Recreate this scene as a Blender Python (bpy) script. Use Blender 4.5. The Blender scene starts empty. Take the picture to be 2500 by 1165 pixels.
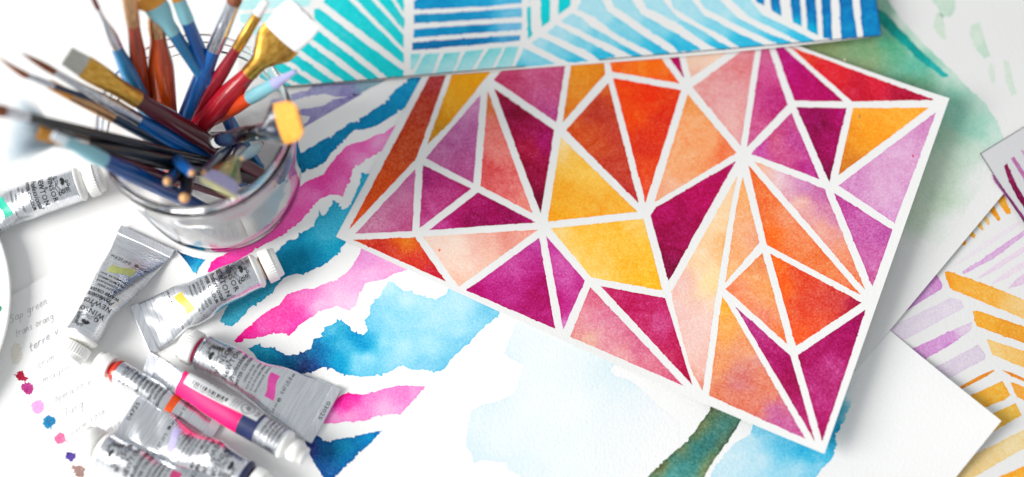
import bpy, math, random
import numpy as np
from mathutils import Vector, noise
from mathutils.geometry import delaunay_2d_cdt

# ------------------------------------------------------------------ camera, world, light, exposure
scene = bpy.context.scene
COL = scene.collection
LENS, SENSOR, TILT, DIST = 50.0, 36.0, math.radians(21.0), 0.83
cam_d = bpy.data.cameras.new("Camera")
cam = bpy.data.objects.new("Camera", cam_d)
COL.objects.link(cam)
cam.location = (0.0, -DIST*math.sin(TILT), DIST*math.cos(TILT))
cam.rotation_euler = (TILT, 0.0, 0.0)
cam_d.lens = LENS; cam_d.sensor_width = SENSOR
cam_d.clip_start = 0.02; cam_d.clip_end = 60.0
cam_d.dof.use_dof = True
cam_d.dof.focus_distance = 0.812
cam_d.dof.aperture_fstop = 1.8
scene.camera = cam

world = bpy.data.worlds.new("World"); scene.world = world
world.use_nodes = True
bg = world.node_tree.nodes["Background"]
bg.inputs["Color"].default_value = (0.93, 0.97, 1.0, 1.0)
bg.inputs["Strength"].default_value = 0.58

def area(name, loc, target, sx, sy, power, color):
    d = bpy.data.lights.new(name, 'AREA'); d.shape = 'RECTANGLE'
    d.size = sx; d.size_y = sy; d.energy = power; d.color = color
    o = bpy.data.objects.new(name, d); COL.objects.link(o)
    o.location = loc
    o.rotation_euler = (Vector(target)-Vector(loc)).to_track_quat('-Z', 'Y').to_euler()
    return o
area("window_light", (-2.05, -0.50, 1.25), (0.0, -0.02, 0.0), 1.3, 1.3, 84.0, (1.0, 0.985, 0.96))

vs = scene.view_settings
scene.display_settings.display_device = 'sRGB'
vs.view_transform = 'Standard'; vs.look = 'None'; vs.exposure = 0.0; vs.gamma = 1.0
vs.use_curve_mapping = False
scene.cycles.use_denoising = True
scene.cycles.max_bounces = 16
scene.cycles.transmission_bounces = 16
scene.cycles.transparent_max_bounces = 16
scene.cycles.caustics_refractive = True
scene.cycles.blur_glossy = 0.6

# ------------------------------------------------------------------ survey of the table (photo plan -> metres)
FPX = LENS/SENSOR*2500.0
FW = np.array([0, math.sin(TILT), -math.cos(TILT)])
RT = np.array([1.0, 0, 0]); UP = np.cross(RT, FW); ORG = -FW*DIST

def table_pts(pts, h):
    """plan points -> world points lying on the surface z = h(x, y) (h may be a number)"""
    p = np.asarray(pts, float).reshape(-1, 2)
    d = FW + np.outer((p[:, 0]-1250)/FPX, RT) - np.outer((p[:, 1]-582.5)/FPX, UP)
    z = np.zeros(len(p)) if callable(h) else np.full(len(p), float(h))
    for _ in range(14 if callable(h) else 1):
        w = ORG + d*((z-ORG[2])/d[:, 2])[:, None]
        if callable(h): z = h(w[:, 0], w[:, 1])
    w[:, 2] = z
    return w
def TP(px, py, z=0.0): return table_pts([(px, py)], z)[0]
def to_plan(p):
    d = np.asarray(p, float)-ORG; z = d @ FW
    return np.array([1250+FPX*(d @ RT)/z, 582.5-FPX*(d @ UP)/z])
def px_size(p): return ((np.asarray(p)-ORG) @ FW)/FPX      # metres covered by one plan unit at p

def lin(c):
    c = np.asarray(c, float)/255.0
    return np.where(c <= 0.04045, c/12.92, ((c+0.055)/1.055)**2.4)
def smooth(e0, e1, x):
    t = np.clip((x-e0)/(e1-e0), 0, 1); return t*t*(3-2*t)

# ------------------------------------------------------------------ object helpers
def tag(o, label=None, cat=None, group=None, kind=None):
    if label: o["label"] = label
    if cat: o["category"] = cat
    if group: o["group"] = group
    if kind: o["kind"] = kind
    return o
def empty(name, loc, label, cat, group=None):
    o = bpy.data.objects.new(name, None); COL.objects.link(o)
    o.location = loc; o.empty_display_size = 0.01
    return tag(o, label, cat, group)
def mesh_obj(name, verts, faces, mat, parent=None, shade=True, cols=None, uvs=None):
    me = bpy.data.meshes.new(name)
    v = np.asarray(verts, float)
    if parent is not None: v = v-np.array(parent.location)
    me.from_pydata(v.tolist(), [], [tuple(int(i) for i in f) for f in faces])
    if shade: me.polygons.foreach_set("use_smooth", [True]*len(me.polygons))
    if cols is not None:
        a = me.color_attributes.new("Col", 'FLOAT_COLOR', 'POINT')
        c = np.ones((len(v), 4)); c[:, :3] = cols
        a.data.foreach_set("color", c.ravel())
    if uvs is not None:
        u = me.uv_layers.new(name="UVMap")
        li = np.empty(len(me.loops), int); me.loops.foreach_get("vertex_index", li)
        u.data.foreach_set("uv", np.asarray(uvs, float)[li].ravel())
    me.materials.append(mat); me.update()
    o = bpy.data.objects.new(name, me); COL.objects.link(o)
    if parent is not None: o.parent = parent
    return o

# ------------------------------------------------------------------ materials
def new_mat(name):
    m = bpy.data.materials.new(name); m.use_nodes = True
    nt = m.node_tree
    return m, nt, nt.nodes, nt.links, nt.nodes["Principled BSDF"]
def bump(nt, scale, strength, dist, detail=4.0, coord="Object", sc=None):
    N, L = nt.nodes, nt.links
    tc = N.new("ShaderNodeTexCoord"); mp = N.new("ShaderNodeMapping")
    if sc: mp.inputs["Scale"].default_value = sc
    nz = N.new("ShaderNodeTexNoise"); nz.inputs["Scale"].default_value = scale; nz.inputs["Detail"].default_value = detail
    b = N.new("ShaderNodeBump"); b.inputs["Strength"].default_value = strength; b.inputs["Distance"].default_value = dist
    L.new(tc.outputs[coord], mp.inputs["Vector"]); L.new(mp.outputs[0], nz.inputs["Vector"])
    L.new(nz.outputs["Fac"], b.inputs["Height"]); L.new(b.outputs[0], nt.nodes["Principled BSDF"].inputs["Normal"])
    return nz
PAPER = np.array([0.885, 0.88, 0.868])
IVORY = np.array([0.775, 0.77, 0.757])
def paper_mat(name, col, strength=0.3):
    m, nt, N, L, p = new_mat(name)
    p.inputs["Roughness"].default_value = 0.85
    p.inputs["Specular IOR Level"].default_value = 0.2
    nz = bump(nt, 620.0, strength, 0.0005, 3.0)
    r = N.new("ShaderNodeValToRGB")
    r.color_ramp.elements[0].color = (*(np.asarray(col)*0.975), 1); r.color_ramp.elements[1].color = (*np.minimum(np.asarray(col)*1.02, 1), 1)
    n2 = N.new("ShaderNodeTexNoise"); n2.inputs["Scale"].default_value = 14.0; n2.inputs["Detail"].default_value = 6.0
    t2 = N.new("ShaderNodeTexCoord"); L.new(t2.outputs["Object"], n2.inputs["Vector"])
    L.new(n2.outputs["Fac"], r.inputs[0]); L.new(r.outputs[0], p.inputs["Base Color"])
    return m
def paint_mat(name, blotch=0.5, grain=0.35, bscale=60.0, strength=0.3):
    """transparent pigment: the wash colour in the vertex attribute, its density varied by blotches and grain"""
    m, nt, N, L, p = new_mat(name)
    p.inputs["Roughness"].default_value = 0.75
    p.inputs["Specular IOR Level"].default_value = 0.12
    bump(nt, 620.0, strength, 0.0005, 3.0)
    at = N.new("ShaderNodeAttribute"); at.attribute_name = "Col"
    tc = N.new("ShaderNodeTexCoord")
    a = N.new("ShaderNodeTexNoise"); a.inputs["Scale"].default_value = bscale; a.inputs["Detail"].default_value = 5.0; a.inputs["Distortion"].default_value = 1.6
    b = N.new("ShaderNodeTexNoise"); b.inputs["Scale"].default_value = 900.0; b.inputs["Detail"].default_value = 2.0
    L.new(tc.outputs["Object"], a.inputs["Vector"]); L.new(tc.outputs["Object"], b.inputs["Vector"])
    m1 = N.new("ShaderNodeMapRange"); m1.inputs[1].default_value = 0.25; m1.inputs[2].default_value = 0.75
    m1.inputs[3].default_value = 1-blotch/2; m1.inputs[4].default_value = 1+blotch/2
    m2 = N.new("ShaderNodeMapRange"); m2.inputs[1].default_value = 0.25; m2.inputs[2].default_value = 0.75
    m2.inputs[3].default_value = 1-grain/2; m2.inputs[4].default_value = 1+grain/2
    L.new(a.outputs["Fac"], m1.inputs[0]); L.new(b.outputs["Fac"], m2.inputs[0])
    mu = N.new("ShaderNodeMath"); mu.operation = 'MULTIPLY'
    L.new(m1.outputs[0], mu.inputs[0]); L.new(m2.outputs[0], mu.inputs[1])
    # density acts on colour relative to paper white: paper * (c/paper)^density
    dv = N.new("ShaderNodeVectorMath"); dv.operation = 'DIVIDE'; dv.inputs[1].default_value = tuple(PAPER)
    L.new(at.outputs["Color"], dv.inputs[0])
    cx = N.new("ShaderNodeCombineXYZ")
    for k in range(3): L.new(mu.outputs[0], cx.inputs[k])
    pw = N.new("ShaderNodeVectorMath"); pw.operation = 'POWER'
    L.new(dv.outputs[0], pw.inputs[0]); L.new(cx.outputs[0], pw.inputs[1])
    ml = N.new("ShaderNodeVectorMath"); ml.operation = 'MULTIPLY'; ml.inputs[1].default_value = tuple(PAPER)
    L.new(pw.outputs[0], ml.inputs[0]); L.new(ml.outputs[0], p.inputs["Base Color"])
    return m
def plain(name, rgb, rough=0.5, metal=0.0, coat=0.0, spec=0.5, b=None):
    m, nt, N, L, p = new_mat(name)
    p.inputs["Base Color"].default_value = (*lin(rgb), 1)
    p.inputs["Roughness"].default_value = rough; p.inputs["Metallic"].default_value = metal
    p.inputs["Coat Weight"].default_value = coat; p.inputs["Coat Roughness"].default_value = 0.08
    p.inputs["Specular IOR Level"].default_value = spec
    if b: bump(nt, *b)
    return m
def varied(name, rgb0, rgb1, scale, rough=0.4, metal=0.0, coat=0.0, sc=(1, 1, 1), coord="UV", b=None, pos=(0.35, 0.65)):
    m, nt, N, L, p = new_mat(name)
    tc = N.new("ShaderNodeTexCoord"); mp = N.new("ShaderNodeMapping"); mp.inputs["Scale"].default_value = sc
    nz = N.new("ShaderNodeTexNoise"); nz.inputs["Scale"].default_value = scale; nz.inputs["Detail"].default_value = 5.0
    r = N.new("ShaderNodeValToRGB")
    r.color_ramp.elements[0].position = pos[0]; r.color_ramp.elements[1].position = pos[1]
    r.color_ramp.elements[0].color = (*lin(rgb0), 1); r.color_ramp.elements[1].color = (*lin(rgb1), 1)
    L.new(tc.outputs[coord], mp.inputs["Vector"]); L.new(mp.outputs[0], nz.inputs["Vector"])
    L.new(nz.outputs["Fac"], r.inputs[0]); L.new(r.outputs[0], p.inputs["Base Color"])
    p.inputs["Roughness"].default_value = rough; p.inputs["Metallic"].default_value = metal
    p.inputs["Coat Weight"].default_value = coat; p.inputs["Coat Roughness"].default_value = 0.08
    if b:
        bn = N.new("ShaderNodeBump"); bn.inputs["Strength"].default_value = b[0]; bn.inputs["Distance"].default_value = b[1]
        L.new(nz.outputs["Fac"], bn.inputs["Height"]); L.new(bn.outputs[0], p.inputs["Normal"])
    return m
def glass(name, tint=(1, 1, 1), ior=1.47, rough=0.0):
    m, nt, N, L, p = new_mat(name)
    p.inputs["Base Color"].default_value = (*tint, 1); p.inputs["Roughness"].default_value = rough
    p.inputs["IOR"].default_value = ior; p.inputs["Transmission Weight"].default_value = 1.0
    return m

M_paper = paper_mat("cold_press_paper", PAPER)
M_paper_ivory = paper_mat("ivory_cotton_paper", IVORY)
MILK = np.array([0.845, 0.842, 0.832])
M_paper_milk = paper_mat("milk_white_paper", MILK)
M_paper_card = paper_mat("grey_card_paper", PAPER*np.array([0.72, 0.715, 0.735]))
M_table = plain("white_table_paint", (243, 242, 240), 0.45, b=(30.0, 0.04, 0.001))
M_facet = paint_mat("facet_watercolour", 0.38, 0.6, 85.0, 0.45)
M_stripe = paint_mat("stripe_watercolour", 0.34, 0.4, 110.0)
M_wash = paint_mat("wash_watercolour", 0.32, 0.55, 80.0, 0.4)
M_ink = plain("black_ink", (32, 32, 40), 0.6)
M_pencil = plain("grey_pencil", (198, 194, 197), 0.8)
M_pencil_dark = plain("dark_pencil", (178, 174, 179), 0.8)

# ------------------------------------------------------------------ table and sheets
def box(name, x0, x1, y0, y1, z0, z1, mat):
    v = [(x, y, z) for z in (z0, z1) for y in (y0, y1) for x in (x0, x1)]
    f = [(0, 2, 3, 1), (4, 5, 7, 6), (0, 1, 5, 4), (2, 6, 7, 3), (0, 4, 6, 2), (1, 3, 7, 5)]
    return mesh_obj(name, v, f, mat, shade=False)
tag(box("tabletop", -1.3, 1.3, -0.9, 0.9, -0.03, 0.0, M_table), "smooth white tabletop under all the papers", "table", kind="structure")

THICK = 0.00035
class Sheet:
    def __init__(s, name, corners, h, label, mat=None, cat="painting", nx=90, ny=70):
        s.h = h; s.paper = IVORY if mat is M_paper_ivory else (MILK if mat is M_paper_milk else PAPER); s.white = lin((236, 236, 234)) if mat is M_paper_ivory else lin((250, 250, 249))
        c = table_pts(corners, h)
        root = empty(name, tuple(c[:, :3].mean(0)*np.array([1, 1, 0])), label, cat, "loose watercolour sheets on the table")
        s.root = root
        U, V = np.meshgrid(np.linspace(0, 1, nx), np.linspace(0, 1, ny))
        U = U.ravel()[:, None]; V = V.ravel()[:, None]
        P = (c[0]*(1-U)+c[1]*U)*(1-V)+(c[3]*(1-U)+c[2]*U)*V
        P[:, 2] = h(P[:, 0], P[:, 1])
        B = P.copy(); B[:, 2] -= THICK
        n = nx*ny; F = []
        for j in range(ny-1):
            for i in range(nx-1):
                a = j*nx+i; F.append((a, a+1, a+nx+1, a+nx)); F.append((n+a, n+a+nx, n+a+nx+1, n+a+1))
        ring = [i for i in range(nx)]+[j*nx+nx-1 for j in range(1, ny)]+[(ny-1)*nx+i for i in range(nx-2, -1, -1)]+[j*nx for j in range(ny-2, 0, -1)]
        for k in range(len(ring)):
            a, b = ring[k], ring[(k+1) % len(ring)]
            F.append((b, a, n+a, n+b))
        o = mesh_obj("paper_sheet", np.vstack([P, B]), F, mat or M_paper, root)
        s.obj = o
        md = o.modifiers.new("e", 'EDGE_SPLIT'); md.split_angle = math.radians(50)

def catmull(pts, closed=True, n=6):
    p = np.asarray(pts, float); m = len(p); out = []
    rng = range(m) if closed else range(m-1)
    for i in rng:
        a, b, c, d = (p[(i-1) % m], p[i], p[(i+1) % m], p[(i+2) % m]) if closed else (p[max(i-1, 0)], p[i], p[i+1], p[min(i+2, m-1)])
        for k in range(n):
            t = k/n
            out.append(0.5*((2*b)+(c-a)*t+(2*a-5*b+4*c-d)*t*t+(3*b-a-3*c+d)*t**3))
    if not closed: out.append(p[-1])
    return np.array(out)
def densify(p, step):
    out = []
    for i in range(len(p)):
        a, b = p[i], p[(i+1) % len(p)]
        n = max(1, int(np.linalg.norm(b-a)/step+0.5))
        for k in range(n): out.append(a+(b-a)*k/n)
    return np.array(out)
def inside(pts, poly):
    x, y = pts[:, 0], pts[:, 1]; r = np.zeros(len(pts), bool)
    for i in range(len(poly)):
        (x0, y0), (x1, y1) = poly[i-1], poly[i]
        if y0 == y1: continue
        c = ((y0 > y) != (y1 > y)) & (x < (x1-x0)*(y-y0)/(y1-y0)+x0)
        r ^= c
    return r
SEED = [0]
def patch(sheet, name, poly, ctrl, mat, rough=1.0, curved=False, edge=0.18, layer=1, warp=10.0, g=8.0, power=1.6, top_bleed=False, soft=150.0):
    """one painted area, a thin film of pigment on its sheet; ctrl = [(x, y, (r,g,b)), ...]"""
    SEED[0] += 1; sd = SEED[0]*7.31
    p = np.asarray(poly, float)
    if top_bleed: p[p[:, 1] <= 2, 1] -= 35
    if curved: p = catmull(p)
    p = densify(p, 4.5)
    c = np.roll(p, -1, 0)-np.roll(p, 1, 0); ln = np.linalg.norm(c, axis=1)+1e-6
    nr = np.stack([c[:, 1], -c[:, 0]], 1)/ln[:, None]
    off = np.array([rough*(1.4*noise.noise((a*0.045, b*0.045, sd))+0.9*noise.noise((a*0.13, b*0.13, sd+9))+1.0*noise.noise((a*0.33, b*0.33, sd+5))) for a, b in p])
    off = off+np.array([2.2*rough if noise.noise((a*0.21, b*0.21, sd+20)) > 0.44 else 0.0 for a, b in p])
    p = p+nr*off[:, None]
    lo, hi = p.min(0), p.max(0)
    gx, gy = np.meshgrid(np.arange(lo[0], hi[0], g), np.arange(lo[1], hi[1], g))
    q = np.stack([gx.ravel(), gy.ravel()], 1)
    rs = np.random.RandomState(SEED[0]); q = q+rs.uniform(-0.25, 0.25, q.shape)*g
    q = q[inside(q, p)] if len(q) else q
    def bdist(z):
        d = np.full(len(z), 1e9)
        for i in range(0, len(p), 1):
            dd = (z[:, 0]-p[i, 0])**2+(z[:, 1]-p[i, 1])**2
            d = np.minimum(d, dd)
        return np.sqrt(d)
    if len(q):
        dq = bdist(q); q = q[dq > 3.2]
    allp = np.vstack([p, q]) if len(q) else p
    n = len(p)
    vo, eo, fo, ov, oe, of = delaunay_2d_cdt([Vector(x) for x in allp], [(i, (i+1) % n) for i in range(n)], [], 1, 1e-4)
    V = np.array([(v.x, v.y) for v in vo])
    # colours
    wv = np.array([(noise.noise((a*0.02, b*0.02, sd)), noise.noise((a*0.02, b*0.02, sd+40))) for a, b in V])*warp
    if warp: wv += np.array([(noise.noise((a*0.06, b*0.06, sd)), noise.noise((a*0.06, b*0.06, sd+40))) for a, b in V])*warp*0.5
    Q = V+wv
    cp = np.array([(k[0], k[1]) for k in ctrl], float); cc = np.array([sheet.paper if isinstance(k[2], np.ndarray) else lin(k[2])*sheet.paper/sheet.white for k in ctrl])
    d2 = ((Q[:, None, :]-cp[None])**2).sum(2)+soft
    w = d2**(-power); w /= w.sum(1, keepdims=True)
    C = np.exp(w @ np.log(np.maximum(cc, 0.002)))
    if edge:
        dist = bdist(V)
        e = 1+edge*np.clip(1-dist/6.0, 0, 1)
        C = sheet.paper*(C/sheet.paper)**e[:, None]
    C = np.minimum(sheet.paper*(C/sheet.paper)**0.93, 0.92)
    off_z = 0.00002+0.00002*layer
    W = table_pts(V, lambda x, y: sheet.h(x, y)+off_z)
    F = []
    for f in fo:
        a, b, c = (W[i] for i in f)
        F.append(f if np.cross(b-a, c-a)[2] > 0 else f[::-1])
    return mesh_obj(name, W, F, mat, sheet.root, cols=C)
PW = PAPER.copy()

def line_frame(p0, p1, inward):
    """signed distance (m) from the plan line p0-p1, positive on the side of `inward`"""
    a = TP(*p0)[:2]; b = TP(*p1)[:2]; i = TP(*inward)[:2]
    d = (b-a)/np.linalg.norm(b-a); n = np.array([-d[1], d[0]])
    if (i-a) @ n < 0: n = -n
    return lambda x, y: (x-a[0])*n[0]+(y-a[1])*n[1]

flat = lambda z: (lambda x, y: np.zeros_like(x)+z)
def curl(z, edges):
    """flat at z, rising towards each edge: (distance function, reach, height)"""
    def h(x, y):
        r = np.zeros_like(x)+z
        for df, reach, up in edges: r = r+up*np.clip(1-df(x, y)/reach, 0, 1.2)**2
        return r
    return h

# --- lavender sheet (lowest, upper left)
SL = Sheet("lavender_striped_painting", [(560, 330), (1180, 250), (1100, 40), (600, 60)], flat(0.0006),
           "sheet with lavender curved stripes showing in a wedge under the blue patterned sheet", mat=M_paper_ivory, nx=40, ny=30)
lav = [(700, 225, (178, 176, 214)), (800, 225, (165, 166, 206)), (900, 210, (150, 186, 202)), (770, 290, (158, 150, 202)), (850, 245, (140, 130, 190))]
patch(SL, "painted_stripe", [(660, 245), (684, 237), (752, 222), (766, 205), (845, 198), (960, 185), (924, 206), (869, 233), (821, 237), (793, 229), (739, 238), (690, 252)], lav, M_wash, 1.2)
patch(SL, "painted_stripe", [(690, 282), (732, 268), (787, 259), (821, 241), (890, 228), (845, 257), (800, 290), (752, 316), (700, 350), (725, 320), (763, 285), (740, 282)], lav, M_wash, 1.5)
# --- mustard and lilac sheet (lower right)
SM = Sheet("mustard_lilac_painting", [(2020, 1250), (2640, 1330), (2700, 440), (2120, 420)], flat(0.0006),
           "sheet with mustard bars and lilac strokes at the lower right, mostly under others", mat=M_paper_ivory, nx=50, ny=50)
O1, O2, O3, LI, LF = (248, 172, 52), (240, 160, 40), (246, 204, 128), (212, 156, 212), (228, 216, 230)
def bar(pts, cs, sheet=None, rough=0.9, **k):
    x = np.mean([p[0] for p in pts]); y = np.mean([p[1] for p in pts])
    ctrl = cs if isinstance(cs, list) else [(x, y, cs)]
    return patch(sheet or SM, "brush_stroke", pts, ctrl, M_wash, rough, **k)
bar([(2430, 484), (2448, 470), (2468, 519), (2457, 523)], O1); bar([(2410, 510), (2425, 500), (2443, 535), (2438, 540)], O2)
bar([(2393, 530), (2407, 526), (2417, 546), (2413, 551)], O3); bar([(2380, 546), (2392, 538), (2402, 560), (2398, 563)], (244, 192, 90))
bar([(2358, 572), (2370, 560), (2382, 574), (2379, 582)], (244, 184, 80)); bar([(2342, 592), (2352, 580), (2360, 592), (2356, 599)], O1)
bar([(2300, 668), (2400, 594), (2490, 538), (2494, 546), (2404, 606), (2324, 654)], (238, 229, 236))
bar([(2349, 664), (2420, 618), (2505, 558), (2508, 570), (2425, 632), (2352, 670)], (222, 180, 220))
bar([(2384, 680), (2440, 640), (2505, 598), (2506, 612), (2440, 654), (2396, 678)], (236, 216, 232))
bar([(2420, 694), (2460, 662), (2505, 634), (2506, 650), (2460, 678)], (238, 222, 234)); bar([(2460, 706), (2480, 682), (2506, 664), (2508, 690), (2484, 698)], (230, 202, 226))
bar([(2306, 665), (2316, 663), (2400, 692), (2505, 734), (2505, 780), (2400, 738), (2327, 708), (2317, 698)], [(2320, 680, (250, 168, 50)), (2400, 715, (248, 176, 66)), (2500, 750, (246, 200, 124))])
bar([(2230, 700), (2287, 671), (2301, 697), (2298, 706), (2216, 757), (2170, 790), (2160, 760)], [(2250, 720, LI), (2295, 690, (216, 146, 210))])
bar([(2150, 805), (2186, 793), (2320, 727), (2346, 734), (2352, 752), (2217, 826), (2180, 840)], LF)
bar([(2200, 865), (2235, 848), (2340, 800), (2372, 786), (2370, 806), (2323, 841), (2268, 871), (2230, 890)], [(2250, 860, (212, 148, 208)), (2310, 830, (214, 150, 212)), (2365, 795, (228, 208, 228))])
bar([(2260, 908), (2291, 893), (2388, 841), (2407, 867), (2404, 877), (2325, 920), (2290, 935)], (222, 208, 224))
bar([(2374, 760), (2385, 758), (2505, 799), (2505, 840), (2384, 796)], [(2380, 775, O1), (2490, 815, (240, 158, 44))])
bar([(2407, 827), (2505, 858), (2505, 900), (2423, 866)], [(2415, 840, O3), (2500, 880, (246, 196, 110))])
bar([(2330, 952), (2390, 918), (2426, 903), (2428, 906), (2396, 926), (2340, 954)], (234, 146, 44), rough=0.5); bar([(2444, 903), (2470, 910), (2505, 926), (2505, 934), (2470, 919)], (236, 148, 46), rough=0.5)
bar([(2340, 980), (2371, 965), (2447, 930), (2467, 964), (2452, 977), (2408, 994), (2370, 1010)], (244, 178, 60))
bar([(2466, 933), (2505, 946), (2505, 979), (2483, 969)], (244, 170, 66)); bar([(2400, 1022), (2425, 1009), (2479, 985), (2494, 1014), (2436, 1048), (2415, 1060)], (242, 190, 76))
bar([(2330, 1135), (2388, 1106), (2505, 1046), (2505, 1092), (2365, 1172), (2310, 1185)], [(2380, 1130, (238, 206, 140)), (2490, 1070, (240, 214, 156))])
bar([(2420, 1175), (2439, 1165), (2505, 1136), (2505, 1180)], O1)
# --- green splashed sheet (upper right)
gdist = line_frame((2447, 478), (2183, 795), (2200, 400))
SG = Sheet("green_splashed_painting", [(2090, 905), (2860, -18), (2320, -500), (1640, 330)], curl(0.0012, [(gdist, 0.05, 0.0015)]),
           "white sheet with soft green and teal splashes, behind the red facet painting's right corner", mat=M_paper_ivory, nx=70, ny=60)
patch(SG, "paint_wash", [(2140, -25), (2160, -8), (2200, 45), (2250, 100), (2300, 150), (2340, 190), (2370, 222), (2405, 252), (2432, 295), (2452, 340), (2428, 356), (2420, 400), (2390, 460), (2330, 560), (2250, 640), (2180, 620), (2150, 480), (2060, 330), (1900, 230), (1800, 150), (1900, 40), (2120, -30)],
      [(2150, 5, (150, 196, 172)), (2200, 55, (214, 229, 216)), (2250, 108, (206, 226, 212)), (2330, 190, (206, 228, 214)), (2395, 255, (192, 226, 210)), (2440, 335, (202, 229, 216)), (2240, 160, (96, 188, 158)), (2180, 110, (84, 172, 132)), (2120, 110, (128, 172, 122)), (2000, 115, (146, 164, 112)), (2110, 175, (150, 172, 122)), (2230, 215, (112, 168, 132)), (2330, 250, (144, 208, 184)), (2345, 300, (146, 211, 187)), (2390, 310, (164, 218, 197)), (2320, 330, (176, 214, 184)), (2370, 375, (208, 230, 212)), (2310, 400, (206, 226, 204)), (2290, 480, (200, 222, 196)), (2230, 520, (206, 224, 200)), (2390, 440, PW), (2330, 540, PW), (2260, 620, PW), (2405, 400, PW), (2180, 600, PW)],
      M_wash, 1.5, edge=0, warp=16)
patch(SG, "brush_stroke", [(2140, 20), (2165, 33), (2195, 70), (2240, 115), (2282, 155), (2318, 190), (2300, 186), (2250, 150), (2200, 106), (2160, 70), (2140, 50)], [(2150, 40, (24, 150, 136)), (2220, 110, (14, 158, 150)), (2310, 188, (40, 180, 176))], M_wash, 2.0, layer=2)
patch(SG, "brush_stroke", [(2262, -20), (2330, -20), (2332, 10), (2326, 36), (2306, 42), (2290, 20)], [(2300, 10, (205, 226, 210)), (2325, 38, (200, 224, 208))], M_wash, 2.0, edge=0.3)
patch(SG, "brush_stroke", [(2286, 30), (2300, 34), (2306, 70), (2308, 98), (2296, 92), (2278, 66)], [(2295, 60, (212, 228, 212))], M_wash, 1.6)
patch(SG, "brush_stroke", [(2372, 62), (2390, 54), (2402, 92), (2416, 136), (2404, 142), (2388, 128), (2368, 84)], [(2380, 80, (212, 229, 213)), (2408, 130, (202, 226, 207))], M_wash, 1.6, edge=0.25)
patch(SG, "brush_stroke", [(2450, 146), (2462, 150), (2472, 196), (2482, 230), (2470, 232), (2456, 196)], [(2465, 190, (216, 230, 216))], M_wash, 1.4)
patch(SG, "brush_stroke", [(2416, 150), (2424, 160), (2430, 196), (2424, 206), (2414, 180)], [(2420, 180, (220, 231, 220))], M_wash, 1.2)
# --- plum card (right edge)
SC = Sheet("plum_stroke_card", [(2393, 375), (2600, 700), (2760, 600), (2553, 277)], flat(0.0030),
           "small grey card with dark plum strokes cut off by the right edge", M_paper_card, nx=40, ny=30)
patch(SC, "brush_stroke", [(2451, 405), (2459, 399), (2468, 422), (2484, 456), (2512, 500), (2512, 525), (2484, 484), (2462, 440)], [(2460, 420, (142, 26, 84)), (2500, 500, (120, 12, 66))], M_wash, 0.8)
patch(SC, "brush_stroke", [(2468, 387), (2476, 383), (2494, 410), (2512, 436), (2512, 456), (2488, 420)], [(2480, 405, (190, 120, 172))], M_wash, 0.8)
patch(SC, "brush_stroke", [(2492, 366), (2512, 380), (2512, 398)], [(2500, 380, (200, 150, 190))], M_wash, 0.8)
patch(SC, "brush_stroke", [(2421, 424), (2430, 432), (2460, 474), (2512, 544), (2512, 560), (2462, 488), (2430, 446)], [(2440, 450, (168, 88, 150)), (2490, 520, (150, 60, 124))], M_wash, 0.6)
# --- wave sheet with the handwritten colour key (left and centre)
SWV = Sheet("wave_painting_with_colour_notes", [(240, 1582), (1582, 810), (1250, 19), (-92, 791)], lambda x, y: 0.0012+0.00022*np.sin(x*40+0.6)*np.sin(y*46+x*12),
            "large sheet with jagged blue and pink wave bands and pencilled colour notes with dots", nx=110, ny=90)
def wave(pts, ctrl, rough=2.6, **k): return patch(SWV, "wave_band", pts, ctrl, M_wash, rough, **k)
wave([(1010, 165), (998, 188), (972, 215), (941, 247), (900, 278), (866, 297), (845, 306), (818, 326), (752, 364), (725, 381), (680, 410), (640, 470), (690, 450), (728, 429), (755, 415), (788, 400), (818, 364), (845, 343), (862, 319), (903, 314), (941, 295), (965, 275), (994, 264), (1034, 187), (1060, 150)],
     [(1010, 200, (12, 146, 200)), (900, 300, (6, 134, 188)), (780, 370, (0, 128, 182)), (740, 415, (0, 118, 168))])
wave([(985, 292), (973, 300), (937, 325), (882, 346), (841, 359), (821, 383), (800, 407), (793, 424), (754, 441), (728, 460), (700, 500), (660, 545), (600, 590), (540, 625), (515, 640), (506, 665), (530, 662), (560, 645), (600, 625), (628, 606), (659, 590), (690, 575), (725, 548), (756, 517), (780, 486), (807, 474), (840, 479), (838, 476), (857, 442), (860, 414), (900, 387), (941, 365), (958, 335), (990, 300)],
     [(960, 315, (255, 120, 205)), (930, 345, (250, 160, 216)), (880, 365, (250, 95, 185)), (880, 385, (252, 160, 215)), (830, 410, (242, 80, 170)), (840, 460, (250, 120, 195)), (780, 440, (240, 62, 160)), (760, 480, (246, 110, 190)), (720, 520, (248, 90, 180)), (650, 575, (246, 85, 178)), (560, 630, (250, 60, 165)), (515, 655, (255, 40, 160))], 1.8)
wave([(883, 426), (905, 426), (935, 415), (900, 540), (846, 588), (807, 637), (776, 656), (735, 669), (697, 675), (687, 685), (680, 691), (665, 716), (639, 734), (613, 752), (590, 778), (570, 794), (557, 797), (536, 783), (560, 740), (620, 690), (655, 640), (677, 613), (704, 587), (721, 585), (742, 563), (766, 551), (780, 510), (790, 527), (817, 489), (838, 512), (858, 500), (877, 448)],
     [(890, 440, (40, 175, 215)), (870, 520, (55, 180, 216)), (800, 570, (62, 178, 212)), (820, 610, (20, 165, 205)), (730, 630, (0, 138, 180)), (700, 650, (0, 132, 176)), (660, 705, (50, 165, 195)), (570, 780, (60, 175, 205)), (770, 640, (0, 140, 190))])
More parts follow.
